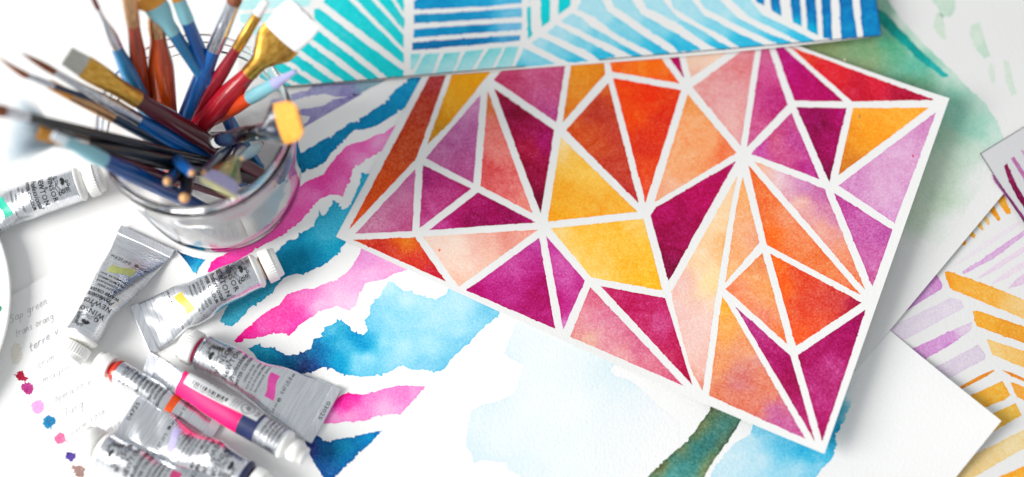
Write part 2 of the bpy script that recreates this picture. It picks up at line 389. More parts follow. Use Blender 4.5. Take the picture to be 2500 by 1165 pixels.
wave([(886, 600), (873, 629), (860, 650), (845, 668), (817, 683), (768, 704), (745, 706), (719, 711), (696, 724), (683, 745), (660, 755), (639, 770), (621, 786), (603, 801), (585, 817), (571, 832), (577, 838), (590, 835), (600, 827), (629, 827), (660, 817), (685, 814), (706, 819), (721, 809), (729, 794), (757, 776), (783, 760), (822, 746), (855, 760), (866, 747), (876, 724), (891, 693), (912, 686), (938, 683), (963, 668), (1010, 655), (960, 620)],
     [(580, 830, (255, 10, 140)), (605, 812, (255, 40, 155)), (640, 800, (244, 90, 180)), (690, 800, (246, 84, 176)), (705, 755, (255, 60, 160)), (660, 775, (250, 70, 165)), (715, 800, (250, 60, 170)), (720, 725, (246, 110, 190)), (750, 720, (244, 120, 198)), (780, 745, (250, 186, 226)), (830, 730, (252, 196, 230)), (840, 690, (250, 170, 222)), (890, 640, (240, 150, 216)), (900, 670, (250, 180, 226)), (960, 650, (248, 170, 222)), (860, 750, (252, 204, 234))], 1.6)
wave([(948, 686), (963, 693), (987, 711), (1028, 723), (1063, 732), (1087, 721), (1100, 690), (1180, 720), (1222, 763), (1170, 812), (1118, 862), (1112, 868), (1076, 906), (1045, 904), (997, 900), (986, 891), (961, 902), (913, 918), (868, 920), (833, 911), (798, 895), (762, 906), (740, 915), (700, 915), (640, 890), (605, 850), (625, 840), (669, 853), (696, 867), (727, 867), (758, 849), (767, 827), (789, 822), (793, 800), (833, 780), (860, 805), (868, 816), (890, 816), (897, 805), (890, 783), (904, 765), (902, 747), (930, 721), (944, 690)],
     [(948, 695, (190, 234, 246)), (930, 730, (160, 222, 242)), (1000, 730, (186, 232, 248)), (1000, 790, (150, 220, 242)), (950, 790, (156, 222, 244)), (910, 770, (140, 214, 240)), (1060, 760, (180, 230, 248)), (1120, 740, (186, 232, 248)), (1120, 800, (172, 228, 246)), (1200, 760, (120, 204, 234)), (1180, 790, (140, 214, 240)), (1130, 845, (120, 204, 236)), (1090, 885, (112, 200, 232)), (1040, 893, (126, 206, 236)), (1050, 850, (170, 228, 246)), (980, 850, (178, 230, 248)), (960, 890, (146, 216, 242)), (900, 880, (166, 226, 246)), (910, 908, (110, 204, 236)), (870, 900, (130, 212, 240)), (870, 870, (150, 220, 242)), (930, 830, (166, 226, 246)), (905, 800, (120, 206, 238)), (838, 790, (90, 190, 226)), (838, 805, (20, 150, 200)), (868, 826, (0, 144, 200)), (886, 840, (10, 146, 206)), (890, 822, (50, 175, 220)), (805, 810, (110, 198, 230)), (805, 830, (20, 156, 206)), (845, 845, (90, 194, 230)), (825, 850, (60, 176, 220)), (800, 865, (0, 124, 184)), (825, 880, (0, 160, 212)), (830, 900, (0, 150, 206)), (790, 885, (0, 110, 176)), (765, 860, (16, 110, 166)), (745, 893, (36, 46, 100)), (775, 893, (40, 70, 140)), (715, 885, (10, 84, 130)), (690, 885, (0, 100, 150)), (670, 862, (0, 132, 176)), (640, 852, (30, 156, 194)), (730, 872, (20, 70, 124))], 2.8, g=7.0)
wave([(800, 985), (833, 966), (855, 960), (890, 964), (948, 946), (992, 940), (1039, 944), (979, 1010), (926, 1013), (890, 1026), (798, 1035), (770, 1035)],
     [(835, 970, (255, 0, 135)), (850, 985, (252, 60, 165)), (900, 975, (248, 130, 205)), (980, 955, (246, 130, 206)), (1020, 950, (250, 150, 214)), (940, 1000, (252, 176, 224)), (860, 1010, (252, 170, 220)), (820, 1020, (248, 140, 205))], 1.6)
wave([(935, 1050), (877, 1063), (837, 1070), (798, 1079), (775, 1062), (745, 1070), (747, 1092), (765, 1125), (785, 1160), (800, 1185), (818, 1166)],
     [(910, 1065, (0, 136, 198)), (840, 1090, (0, 124, 176)), (790, 1100, (14, 92, 150)), (760, 1095, (50, 56, 130)), (800, 1150, (20, 84, 154)), (850, 1125, (0, 116, 180))], 1.6)
wave([(432, 612), (439, 617), (470, 628), (502, 634), (489, 650), (480, 668), (468, 662), (455, 640)], [(440, 622, (0, 60, 110)), (460, 635, (0, 110, 165)), (485, 645, (30, 165, 215)), (475, 662, (90, 195, 230))], 1.2)
def dot(x, y, rx, ry, c0, c1=None, rough=3.4, edge=0.1):
    rx, ry = rx*0.88, ry*0.88
    pts = [(x+rx*math.cos(a), y+ry*math.sin(a)) for a in np.linspace(0, 2*math.pi, 12, endpoint=False)]
    ctrl = [(x, y, c0)]+([(q[0], q[1], c1) for q in pts[::2]] if c1 else [])
    return patch(SWV, "colour_dot", pts, ctrl, M_wash, rough, True, edge, warp=4, g=5.0)
dot(49, 917, 13, 15, (158, 14, 48), (180, 30, 62)); dot(67, 949, 18, 16, (130, 16, 70), (196, 70, 150)); dot(94, 993, 17, 20, (248, 130, 206), (250, 176, 224))
dot(121, 1030, 16, 15, (36, 50, 104), (40, 160, 204)); dot(147, 1072, 15, 15, (240, 66, 126), (246, 130, 168)); dot(172, 1113, 14, 13, (60, 34, 100), (84, 66, 160)); dot(195, 1151, 17, 16, (132, 98, 94), (166, 136, 128))
dot(40, 864, 17, 30, (244, 240, 232), (236, 231, 220), 2.5)
# pencilled colour names
GLYPH = {'a': (0.85, [[(.7, .9), (.3, 1), (0, .5), (.3, 0), (.65, .3), (.7, .95), (.74, .1), (.95, 0)]]), 'c': (.7, [[(.6, .85), (.3, 1), (0, .5), (.3, 0), (.7, .15)]]),
 'e': (.7, [[(0, .5), (.5, .6), (.45, 1), (.1, .8), (.05, .2), (.35, 0), (.7, .2)]]), 'g': (.8, [[(.6, .9), (.3, 1), (0, .55), (.3, .1), (.6, .4), (.6, .95), (.6, -.6), (.3, -1), (0, -.7)]]),
 'i': (.35, [[(.1, .95), (.1, .1), (.3, 0)], [(.12, 1.5), (.18, 1.6)]]), 'm': (1.1, [[(0, 1), (0, 0)], [(0, .6), (.25, 1), (.4, .8), (.4, 0)], [(.4, .6), (.65, 1), (.8, .8), (.8, .1), (1, 0)]]),
 'n': (.8, [[(0, 1), (0, 0)], [(0, .6), (.3, 1), (.5, .8), (.5, .1), (.75, 0)]]), 'o': (.75, [[(.3, 1), (0, .6), (.2, 0), (.55, .3), (.5, .9), (.25, 1), (.7, .85)]]),
 'p': (.75, [[(0, 1), (-.1, -1.1)], [(0, .7), (.35, 1), (.6, .6), (.35, .1), (0, .25)]]), 'q': (.8, [[(.6, .9), (.3, 1), (0, .55), (.3, .1), (.6, .5), (.6, 1), (.55, -1), (.75, -.8)]]),
 'r': (.6, [[(0, 1), (0, 0)], [(0, .6), (.25, .95), (.5, .9)]]), 's': (.6, [[(.5, .9), (.2, 1), (.1, .7), (.45, .35), (.3, 0), (0, .1)]]), 't': (.6, [[(.2, 1.9), (.12, .2), (.4, 0)], [(-.15, 1.1), (.5, 1.2)]]),
 'u': (.8, [[(0, 1), (.05, .2), (.3, 0), (.55, .3), (.55, 1), (.6, .1), (.8, 0)]]), 'v': (.65, [[(0, 1), (.25, 0), (.55, 1)]]), 'x': (.65, [[(0, 1), (.5, 0)], [(.5, 1), (0, 0)]]),
 'S': (.9, [[(.7, 1.7), (.3, 1.9), (.05, 1.5), (.5, .9), (.6, .3), (.2, 0), (-.15, .2)]]), 'T': (.9, [[(0, 1.8), (.9, 1.9)], [(.45, 1.85), (.4, 0)]]), ' ': (.6, [])}
def ribbon(pl, w, mapper, closed=False):
    p = np.asarray(pl, float); t = np.gradient(p, axis=0); t /= (np.linalg.norm(t, axis=1)[:, None]+1e-9)
    n = np.stack([-t[:, 1], t[:, 0]], 1)*w/2
    V = np.vstack([p+n, p-n]); k = len(p)
    return mapper(V), [(i, i+1, k+i+1, k+i) for i in range(k-1)]
def join_parts(parts):
    V, F, o = [], [], 0
    for v, f in parts:
        V.append(v); F += [tuple(i+o for i in q) for q in f]; o += len(v)
    return np.vstack(V), F
def face_up(V, F):
    out = []
    for f in F:
        a, b, c = V[f[0]], V[f[1]], V[f[2]]
        out.append(f if np.cross(b-a, c-a)[2] > 0 else tuple(f[::-1]))
    return out
def write(text, x0, y0, x1, y1, size, mat, w=1.7):
    rs = random.Random(text); d = np.array([x1-x0, y1-y0], float); L = np.linalg.norm(d); d /= L
    up = np.array([d[1], -d[0]])
    adv = sum(GLYPH[c][0]+0.22 for c in text); sx = L/adv; parts = []; x = 0.0
    for c in text:
        jit = rs.uniform(-0.12, 0.12)
        for st in GLYPH[c][1]:
            q = catmull(np.array(st), False, 5)
            pl = np.array([np.array([x0, y0])+d*(x+a+0.34*b)*sx+up*(b+jit)*size for a, b in q])
            parts.append(ribbon(pl, w, lambda v: table_pts(v, lambda X, Y: SWV.h(X, Y)+0.00012)))
        x += GLYPH[c][0]+0.22
    V, F = join_parts(parts)
    return mesh_obj("pencil_note", V, face_up(V, F), mat, SWV.root, shade=False)
write("Sap green", 26, 789, 118, 739, 9, M_pencil); write("trans orang", 40, 822, 133, 777, 8.5, M_pencil); write("terre v", 74, 858, 146, 813, 9.5, M_pencil_dark, 2.0)
write("crim", 94, 900, 136, 873, 9, M_pencil); write("magen", 105, 935, 176, 900, 9, M_pencil); write("opera rose", 134, 982, 224, 936, 8.5, M_pencil)
write("Turq", 156, 1018, 206, 990, 9.5, M_pencil); write("perm rose", 176, 1066, 258, 1006, 8, M_pencil); write("mix", 263, 1058, 298, 1033, 8, M_pencil)

# --- pale sheet with the green stem (bottom centre)
cnr = TP(2445, 1028)
def hp(x, y):
    r = np.hypot(x-cnr[0], y-cnr[1]); return 0.0017+0.0065*np.clip(1-r/0.085, 0, 1)**1.6
SP = Sheet("pale_blue_wash_painting", [(586, 1592), (1429, 2305), (2445, 1028), (1602, 315)], hp,
           "white sheet with pale blue washes and a dark green stem, below the red facet painting", mat=M_paper_milk, nx=110, ny=110)
patch(SP, "paint_wash", [(1262, 786), (1231, 860), (1246, 876), (1278, 891), (1264, 942), (1253, 965), (1199, 985), (1171, 992), (1150, 1003), (1142, 1049), (1137, 1085), (1153, 1110), (1155, 1133), (1171, 1124), (1235, 1129), (1239, 1145), (1271, 1162), (1275, 1200), (1640, 1200), (1660, 1100), (1655, 1030), (1600, 985), (1560, 945), (1534, 928), (1500, 918), (1490, 905), (1506, 885), (1420, 820), (1300, 770)],
      [(1262, 800, (242, 248, 251)), (1240, 865, (228, 243, 249)), (1330, 870, (244, 249, 251)), (1280, 900, (243, 249, 251)), (1300, 990, (245, 249, 251)), (1210, 985, (227, 242, 248)), (1155, 1003, (227, 242, 248)), (1145, 1080, (224, 240, 248)), (1160, 1125, (214, 236, 244)), (1240, 1130, (224, 240, 246)), (1200, 1060, (239, 248, 250)), (1260, 1040, (242, 248, 250)), (1250, 1100, (239, 248, 249)), (1180, 1040, (234, 245, 249)), (1400, 1000, (246, 250, 251)), (1400, 1120, (243, 249, 249)), (1500, 1050, (243, 248, 249)), (1500, 912, (224, 242, 248)), (1540, 932, (228, 243, 248)), (1590, 985, (237, 244, 250)), (1640, 1050, PW), (1640, 1150, PW), (1600, 1100, PW), (1655, 1030, PW), (1660, 1100, PW), (1640, 1195, PW), (1610, 990, PW), (1575, 1000, (243, 248, 251))], M_wash, 1.6, edge=0.35, warp=16, soft=1500.0)
patch(SP, "brush_stroke", [(1760, 960), (1738, 990), (1735, 1002), (1710, 1033), (1694, 1057), (1656, 1095), (1619, 1127), (1600, 1146), (1570, 1178), (1712, 1178), (1719, 1165), (1744, 1123), (1760, 1101), (1788, 1060), (1812, 1021), (1825, 990)],
      [(1742, 994, (96, 110, 78)), (1775, 1000, (84, 124, 104)), (1800, 1018, (76, 128, 112)), (1770, 1035, (58, 124, 116)), (1740, 1070, (46, 116, 114)), (1705, 1100, (44, 118, 118)), (1665, 1140, (56, 138, 136)), (1640, 1165, (76, 158, 154)), (1712, 1034, (118, 128, 84)), (1696, 1060, (104, 126, 90)), (1658, 1096, (116, 126, 84)), (1612, 1138, (112, 116, 74)), (1795, 1050, (84, 112, 92)), (1770, 1085, (92, 114, 86)), (1745, 1120, (120, 134, 92)), (1724, 1150, (136, 146, 98)), (1730, 1090, (52, 118, 114)), (1690, 1140, (66, 142, 138)), (1655, 1118, (74, 130, 118))], M_wash, 1.6, edge=0.5, warp=6, layer=2)
patch(SP, "paint_wash", [(1835, 1038), (1832, 1060), (1794, 1082), (1765, 1115), (1745, 1140), (1722, 1180), (1980, 1180), (1990, 1165), (2018, 1135), (2038, 1105), (2043, 1085), (2036, 1072), (2050, 1050), (2080, 985), (2096, 900), (2050, 900), (1980, 1010), (1860, 1010)],
      [(1850, 1045, (120, 206, 238)), (1920, 1075, (90, 196, 234)), (1960, 1095, (50, 184, 228)), (2020, 1105, (70, 192, 230)), (2035, 1060, (30, 172, 216)), (2055, 1000, (80, 186, 216)), (1830, 1070, (196, 232, 246)), (1790, 1110, (206, 236, 247)), (1850, 1130, (190, 230, 246)), (1940, 1150, (166, 222, 244)), (1990, 1150, (130, 210, 240)), (1760, 1160, (200, 234, 246)), (2085, 960, PW), (2075, 1010, PW), (2090, 920, PW)], M_wash, 2.2, edge=0.2, warp=12)

# --- red facet painting (the centre piece)
cdist = line_frame((2013, 1108), (2318, 240), (1500, 500))
hc0 = curl(0.0024, [(cdist, 0.15, 0.0120)])
hc = lambda x, y: hc0(x, y)+0.00028*np.sin(x*52+1.0+y*14)*np.sin(y*47-x*18)
SF = Sheet("facet_painting", [(820, 578), (2013, 1108), (2318, 240), (1228, -182)], hc,
           "large watercolour of red, orange, magenta and yellow triangles split by white lines", mat=M_paper_ivory, nx=120, ny=90)
FAC = [
 ([(1052, 180), (1092, 176), (1018, 382), (1012, 392), (852, 561)], [(1070, 190, (178, 58, 62)), (1040, 280, (190, 62, 40)), (1000, 350, (196, 66, 30)), (940, 460, (226, 78, 24)), (870, 545, (236, 80, 26))]),
 ([(1106, 178), (1204, 168), (1100, 298), (1043, 353)], [(1150, 185, (242, 160, 14)), (1110, 250, (244, 164, 30)), (1060, 330, (206, 138, 26))]),
 ([(1173, 232), (1156, 447), (1039, 386)], [(1165, 250, (212, 138, 186)), (1130, 330, (186, 96, 156)), (1140, 420, (190, 84, 146)), (1060, 385, (190, 96, 152))]),
 ([(1191, 224), (1300, 520), (1173, 454)], [(1192, 240, (216, 116, 50)), (1205, 310, (236, 116, 108)), (1210, 370, (240, 130, 122)), (1190, 420, (226, 76, 78)), (1230, 460, (234, 106, 104)), (1285, 505, (244, 140, 124))]),
 ([(1207, 217), (1353, 318), (1320, 521)], [(1215, 230, (168, 22, 58)), (1260, 270, (128, 0, 46)), (1320, 310, (158, 20, 76)), (1340, 340, (164, 10, 96)), (1290, 360, (184, 28, 62)), (1270, 310, (156, 8, 58)), (1310, 420, (150, 6, 52)), (1318, 500, (116, 0, 46))]),
 ([(1205, 195), (1226, 172), (1380, 156), (1358, 298)], [(1230, 195, (196, 56, 98)), (1300, 180, (206, 84, 128)), (1365, 190, (196, 76, 120)), (1330, 230, (206, 84, 138)), (1350, 280, (188, 64, 134))]),
 ([(1395, 154), (1474, 146), (1477, 181), (1374, 299)], [(1430, 165, (240, 138, 24)), (1465, 175, (232, 128, 22)), (1410, 230, (238, 140, 40)), (1380, 285, (228, 118, 30))]),
 ([(1485, 203), (1559, 496), (1382, 318)], [(1485, 220, (226, 96, 30)), (1470, 270, (190, 52, 40)), (1400, 315, (222, 84, 28)), (1460, 340, (214, 76, 30)), (1500, 330, (196, 52, 38)), (1520, 400, (200, 58, 38)), (1550, 480, (194, 46, 44))]),
 ([(1497, 191), (1663, 221), (1576, 495)], [(1520, 215, (248, 66, 6)), (1570, 220, (244, 48, 8)), (1640, 225, (232, 52, 14)), (1560, 290, (250, 80, 10)), (1610, 300, (222, 38, 18)), (1580, 360, (216, 36, 20)), (1590, 400, (236, 70, 24)), (1575, 470, (240, 76, 44))]),
 ([(1487, 142), (1606, 132), (1660, 204), (1494, 175)], [(1500, 160, (252, 98, 24)), (1580, 155, (254, 112, 16)), (1640, 195, (248, 92, 22))]),
 ([(1626, 132), (1655, 128), (1670, 190)], [(1650, 155, (182, 2, 88))]),
 ([(1671, 128), (1794, 116), (1687, 190)], [(1690, 150, (244, 206, 180)), (1750, 135, (248, 214, 190)), (1692, 180, (240, 180, 158))]),
 ([(1691, 213), (1812, 124), (1845, 114), (1808, 356)], [(1715, 210, (232, 156, 152)), (1800, 150, (228, 126, 130)), (1830, 140, (226, 130, 138)), (1770, 230, (234, 162, 162)), (1790, 300, (238, 176, 168)), (1805, 340, (228, 146, 150))]),
 ([(1860, 110), (1873, 108), (1923, 256), (1824, 359)], [(1866, 130, (208, 96, 140)), (1880, 190, (206, 66, 130)), (1900, 250, (190, 40, 116)), (1840, 310, (208, 80, 134)), (1828, 350, (206, 90, 140))]),
 ([(1890, 108), (1902, 106), (2060, 248), (1939, 245)], [(1905, 130, (186, 26, 120)), (1930, 190, (186, 10, 106)), (1990, 220, (180, 2, 88)), (2040, 245, (176, 4, 86))]),
 ([(1925, 112), (2281, 244), (2080, 248)], [(1950, 125, (228, 60, 40)), (2040, 175, (224, 34, 44)), (2100, 215, (196, 20, 46)), (2150, 210, (222, 30, 52)), (2190, 240, (172, 14, 48)), (2250, 240, (176, 18, 56))]),
 ([(1944, 262), (2067, 264), (2045, 354), (2025, 445)], [(1960, 275, (150, 0, 82)), (2040, 285, (178, 6, 96)), (2010, 310, (132, 0, 66)), (2030, 360, (164, 0, 84)), (2022, 425, (120, 0, 58))]),
 ([(2083, 264), (2268, 263), (2047, 428)], [(2100, 280, (250, 162, 40)), (2200, 275, (254, 170, 50)), (2140, 330, (254, 160, 34)), (2090, 350, (246, 150, 30)), (2065, 400, (206, 110, 26)), (2060, 375, (224, 128, 30))]),
 ([(1932, 276), (2001, 438), (1834, 375)], [(1925, 295, (198, 70, 134)), (1900, 350, (210, 84, 122)), (1850, 370, (200, 72, 160)), (1955, 350, (188, 60, 140)), (1980, 420, (182, 40, 130)), (1930, 400, (204, 76, 130))]),
 ([(2286, 273), (2184, 545), (2047, 453)], [(2270, 300, (206, 132, 186)), (2180, 380, (220, 164, 204)), (2080, 450, (210, 132, 188)), (2150, 470, (222, 170, 206)), (2180, 530, (212, 142, 196)), (2240, 400, (218, 156, 200))]),
 ([(2036, 471), (2179, 562), (2130, 700)], [(2050, 485, (190, 70, 150)), (2110, 550, (198, 94, 166)), (2165, 570, (188, 84, 160)), (2120, 630, (202, 100, 164)), (2130, 685, (200, 94, 150))]),
 ([(1841, 394), (2012, 461), (2112, 708)], [(1850, 400, (242, 176, 140)), (1900, 420, (232, 196, 206)), (1970, 455, (206, 130, 186)), (2000, 480, (196, 96, 160)), (1960, 500, (244, 194, 166)), (2010, 560, (242, 170, 140)), (2040, 540, (206, 120, 170)), (2060, 620, (240, 146, 106)), (2100, 690, (234, 118, 76))]),
 ([(1827, 403), (2101, 720), (1872, 598)], [(1835, 420, (238, 100, 40)), (1860, 500, (240, 110, 54)), (1875, 580, (250, 98, 24)), (1940, 570, (240, 126, 78)), (1930, 530, (240, 150, 112)), (2000, 640, (238, 118, 62)), (2080, 705, (238, 120, 76))]),
 ([(1679, 230), (1798, 373), (1598, 494)], [(1680, 250, (244, 156, 84)), (1680, 310, (250, 168, 112)), (1650, 400, (248, 164, 106)), (1720, 350, (248, 158, 98)), (1785, 372, (242, 112, 64)), (1640, 450, (246, 178, 138)), (1610, 485, (244, 168, 132))]),
 ([(1796, 394), (1632, 687), (1588, 525), (1602, 506)], [(1780, 410, (178, 4, 84)), (1700, 480, (186, 8, 86)), (1610, 520, (178, 0, 84)), (1640, 570, (150, 0, 66)), (1690, 570, (164, 0, 72)), (1640, 660, (124, 0, 52))]),
 ([(1800, 430), (1784, 505), (1750, 706), (1715, 955), (1686, 900), (1643, 740), (1640, 712)], [(1790, 450, (248, 204, 160)), (1740, 540, (250, 216, 170)), (1765, 600, (246, 178, 110)), (1710, 630, (250, 214, 170)), (1740, 690, (252, 222, 160)), (1660, 690, (240, 190, 180)), (1660, 760, (240, 196, 188)), (1710, 800, (242, 200, 190)), (1720, 880, (240, 188, 176)), (1710, 940, (232, 150, 128)), (1690, 860, (240, 200, 190))]),
 ([(1813, 432), (1854, 592), (1771, 690), (1797, 510)], [(1813, 460, (248, 170, 100)), (1820, 540, (246, 174, 122)), (1845, 585, (236, 150, 118)), (1815, 600, (248, 190, 150)), (1780, 675, (248, 180, 110)), (1795, 600, (244, 160, 96))]),
 ([(1861, 618), (1923, 841), (1772, 706)], [(1855, 640, (236, 140, 84)), (1830, 690, (246, 168, 104)), (1785, 705, (240, 130, 90)), (1870, 720, (244, 164, 96)), (1860, 780, (236, 122, 96)), (1915, 830, (238, 120, 64))]),
 ([(1880, 619), (2104, 739), (1943, 845)], [(1895, 640, (250, 112, 30)), (1910, 700, (248, 98, 28)), (1950, 680, (228, 72, 42)), (1990, 720, (222, 66, 48)), (2050, 720, (214, 72, 60)), (2095, 738, (160, 14, 62)), (2000, 790, (236, 84, 50)), (1950, 830, (244, 84, 34))]),
 ([(2113, 756), (2067, 900), (2007, 1077), (1948, 867)], [(2105, 770, (156, 4, 82)), (2060, 830, (164, 10, 84)), (2030, 900, (184, 50, 118)), (1970, 870, (168, 16, 88)), (1985, 930, (180, 40, 112)), (2040, 960, (176, 34, 104)), (2008, 1060, (172, 22, 96))]),
 ([(1796, 749), (1930, 869), (1989, 1077)], [(1805, 765, (190, 70, 140)), (1840, 800, (184, 48, 124)), (1880, 850, (182, 34, 108)), (1920, 890, (160, 10, 84)), (1930, 935, (148, 0, 62)), (1900, 920, (176, 20, 96)), (1960, 1010, (180, 36, 106)), (1985, 1065, (176, 24, 92))]),
 ([(1763, 723), (1775, 740), (1966, 1071), (1731, 966)], [(1768, 740, (248, 172, 50)), (1770, 800, (246, 166, 82)), (1820, 860, (242, 160, 104)), (1840, 880, (220, 140, 140)), (1750, 900, (240, 150, 88)), (1800, 920, (214, 120, 112)), (1800, 945, (206, 112, 132)), (1850, 930, (232, 130, 96)), (1760, 960, (228, 124, 84)), (1830, 990, (226, 120, 92)), (1870, 960, (230, 130, 90)), (1890, 1000, (200, 104, 166)), (1940, 1055, (196, 86, 150)), (1900, 1035, (198, 90, 154)), (1810, 985, (228, 120, 88))]),
 ([(1467, 699), (1624, 728), (1690, 940)], [(1480, 705, (196, 40, 96)), (1550, 740, (188, 20, 82)), (1615, 745, (192, 30, 92)), (1610, 790, (208, 84, 140)), (1570, 790, (196, 36, 90)), (1640, 830, (184, 16, 70)), (1630, 870, (200, 50, 92)), (1680, 920, (172, 8, 58))]),
 ([(1441, 701), (1668, 942), (1392, 822)], [(1440, 725, (214, 84, 116)), (1420, 780, (236, 160, 170)), (1405, 815, (226, 130, 130)), (1430, 828, (240, 196, 166)), (1490, 800, (232, 150, 168)), (1500, 775, (216, 96, 134)), (1550, 830, (214, 92, 134)), (1520, 870, (236, 160, 158)), (1600, 900, (224, 116, 140)), (1650, 935, (214, 84, 120))]),
 ([(1316, 581), (1355, 803), (1138, 709)], [(1310, 600, (190, 60, 150)), (1260, 650, (200, 70, 150)), (1180, 690, (190, 40, 130)), (1150, 708, (176, 6, 100)), (1270, 720, (188, 40, 130)), (1320, 690, (166, 4, 92)), (1300, 730, (164, 0, 84)), (1345, 790, (180, 26, 110))]),
 ([(1333, 576), (1428, 685), (1375, 805)], [(1340, 595, (196, 50, 146)), (1370, 650, (204, 80, 160)), (1415, 685, (190, 40, 130)), (1380, 700, (206, 90, 166)), (1370, 740, (176, 6, 96)), (1375, 790, (222, 140, 196)), (1400, 730, (196, 60, 140))]),
 ([(1033, 578), (1313, 561), (1120, 700)], [(1060, 590, (248, 214, 196)), (1120, 600, (250, 222, 204)), (1180, 590, (242, 172, 154)), (1240, 575, (234, 140, 124)), (1295, 568, (242, 158, 138)), (1200, 620, (246, 196, 174)), (1130, 660, (248, 216, 196)), (1120, 690, (244, 190, 166))]),
 ([(863, 586), (1013, 580), (1088, 687)], [(880, 590, (222, 74, 28)), (930, 600, (206, 44, 40)), (980, 588, (244, 140, 16)), (1000, 600, (236, 110, 24)), (1000, 630, (216, 46, 44)), (1070, 675, (200, 28, 50)), (960, 620, (210, 44, 42))]),
 ([(1014, 413), (1007, 565), (867, 571)], [(1010, 430, (200, 96, 156)), (960, 480, (206, 116, 160)), (1000, 520, (204, 100, 150)), (920, 540, (212, 130, 168)), (880, 567, (206, 120, 156)), (1000, 560, (196, 80, 134))]),
 ([(1033, 403), (1150, 461), (1024, 557)], [(1040, 420, (166, 36, 112)), (1080, 440, (180, 44, 116)), (1140, 460, (184, 40, 110)), (1070, 490, (196, 66, 134)), (1040, 530, (206, 84, 152)), (1030, 500, (188, 50, 120))]),
 ([(1167, 470), (1308, 543), (1047, 562)], [(1165, 480, (176, 20, 90)), (1130, 510, (190, 40, 120)), (1070, 550, (204, 66, 146)), (1160, 537, (134, 0, 68)), (1200, 515, (160, 4, 82)), (1240, 530, (146, 0, 74)), (1290, 540, (170, 14, 92)), (1120, 540, (180, 20, 104))]),
 ([(1369, 335), (1556, 517), (1337, 541)], [(1370, 350, (250, 222, 166)), (1385, 375, (252, 208, 130)), (1420, 400, (254, 188, 60)), (1360, 440, (250, 172, 46)), (1440, 430, (255, 204, 90)), (1400, 470, (250, 170, 40)), (1350, 530, (250, 166, 30)), (1470, 500, (248, 168, 44)), (1540, 515, (252, 176, 52))]),
 ([(1571, 534), (1617, 709), (1444, 678), (1345, 558)], [(1565, 550, (254, 206, 110)), (1500, 570, (252, 186, 52)), (1420, 570, (254, 190, 60)), (1365, 565, (248, 206, 120)), (1400, 620, (254, 206, 110)), (1460, 650, (248, 190, 70)), (1460, 670, (254, 214, 130)), (1530, 640, (250, 180, 44)), (1600, 690, (252, 182, 30)), (1590, 610, (252, 186, 46))]),
]
for poly, ctrl in FAC: patch(SF, "painted_facet", poly, ctrl, M_facet, 0.7, edge=0.12, warp=20, g=7.0, power=1.45, soft=500.0)
for x, y, r, c in [(1073, 611, 2.5, (240, 110, 70)), (2098, 285, 3.5, (214, 130, 60)), (2229, 381, 3, (206, 70, 110)), (2062, 146, 2.5, (248, 200, 176))]:
    patch(SF, "paint_fleck", [(x+r*math.cos(a), y+1.3*r*math.sin(a)) for a in np.linspace(0, 6.28, 7)[:-1]], [(x, y, c)], M_facet, 0.6, edge=0, layer=2, g=3.0)

# --- blue patterned sheet (top)
bdist_r = line_frame((2153, 87), (2137, 0), (1500, 50))
hb = curl(0.0032, [(bdist_r, 0.16, 0.008)])
SB = Sheet("blue_stripe_painting", [(640, 217), (2153, 87), (2075, -435), (500, -325)], hb,
           "sheet of teal, turquoise and blue stripe blocks with a thin dark outline along the top", mat=M_paper_ivory, nx=120, ny=50)
Z = lambda L: [(560+a/2.9125, b/2.9125) for a, b in L]
T0, T1, T2 = (0, 202, 208), (20, 196, 204), (110, 212, 216)
def mott(pts, base, alt, n=4):
    rs = random.Random(str(pts[0])); a = np.array(pts); out = []
    for k in range(n*2):
        w = np.array([rs.random() for _ in pts]); w /= w.sum(); q = w @ a
        out.append((q[0], q[1], base if k % 2 == 0 else alt))
    return out
def stripe(pts, ctrl, rough=0.8): return patch(SB, "painted_stripe", pts, ctrl, M_stripe, rough, edge=0.22, top_bleed=True, g=7.0)
for L in ([(1130, 0), (1240, 0), (1240, 95)], [(965, 0), (1085, 0), (1240, 130), (1240, 210)], [(800, 0), (920, 0), (1240, 250), (1240, 345)], [(665, 15), (745, 0), (1240, 380), (1240, 452)],
          [(600, 65), (638, 58), (940, 290), (1240, 505), (1235, 545), (1130, 552), (860, 340), (605, 140)], [(560, 195), (578, 182), (800, 350), (1065, 556), (985, 570), (760, 400), (530, 238)],
          [(480, 275), (515, 268), (910, 572), (820, 580), (440, 312)], [(390, 352), (422, 350), (760, 586), (665, 593), (360, 390)], [(300, 432), (335, 420), (600, 596), (500, 602), (275, 470)], [(250, 480), (440, 607), (395, 614), (230, 540)]):
    z = Z(L); stripe(z, mott(z, (0, 204, 208), (58, 202, 208), 6), 1.0)
for L in ([(60, 15), (650, -30), (560, 45), (70, 72)], [(75, 102), (470, 88), (400, 148), (80, 162)], [(85, 192), (330, 182), (280, 240), (95, 245)]):
    z = Z(L); stripe(z, mott(z, (196, 238, 238), (178, 232, 232)), 0.8)
for L, l, m, r in (([(1312, 8), (1480, 0), (2080, -40), (2080, 22), (1800, 48), (1312, 68)], (0, 138, 194), (20, 156, 206), (70, 182, 224)), ([(1312, 105), (1700, 84), (2080, 55), (2080, 120), (1312, 168)], (14, 140, 190), (20, 146, 200), (104, 192, 226)),
                   ([(1312, 208), (1700, 180), (2080, 160), (2078, 210), (1700, 240), (1310, 268)], (0, 142, 196), (0, 136, 190), (116, 190, 226)), ([(1300, 305), (1650, 276), (2070, 250), (2066, 290), (1298, 358)], (0, 112, 170), (4, 120, 180), (70, 160, 206))):
    z = Z(L); x = [p[0] for p in z]; y = np.mean([p[1] for p in z])
    stripe(z, [(min(x), y, l), (min(x)+80, y-2, l), (min(x)+150, y-5, m), (max(x)-30, y-10, r), (max(x), y-12, r)], 0.8)
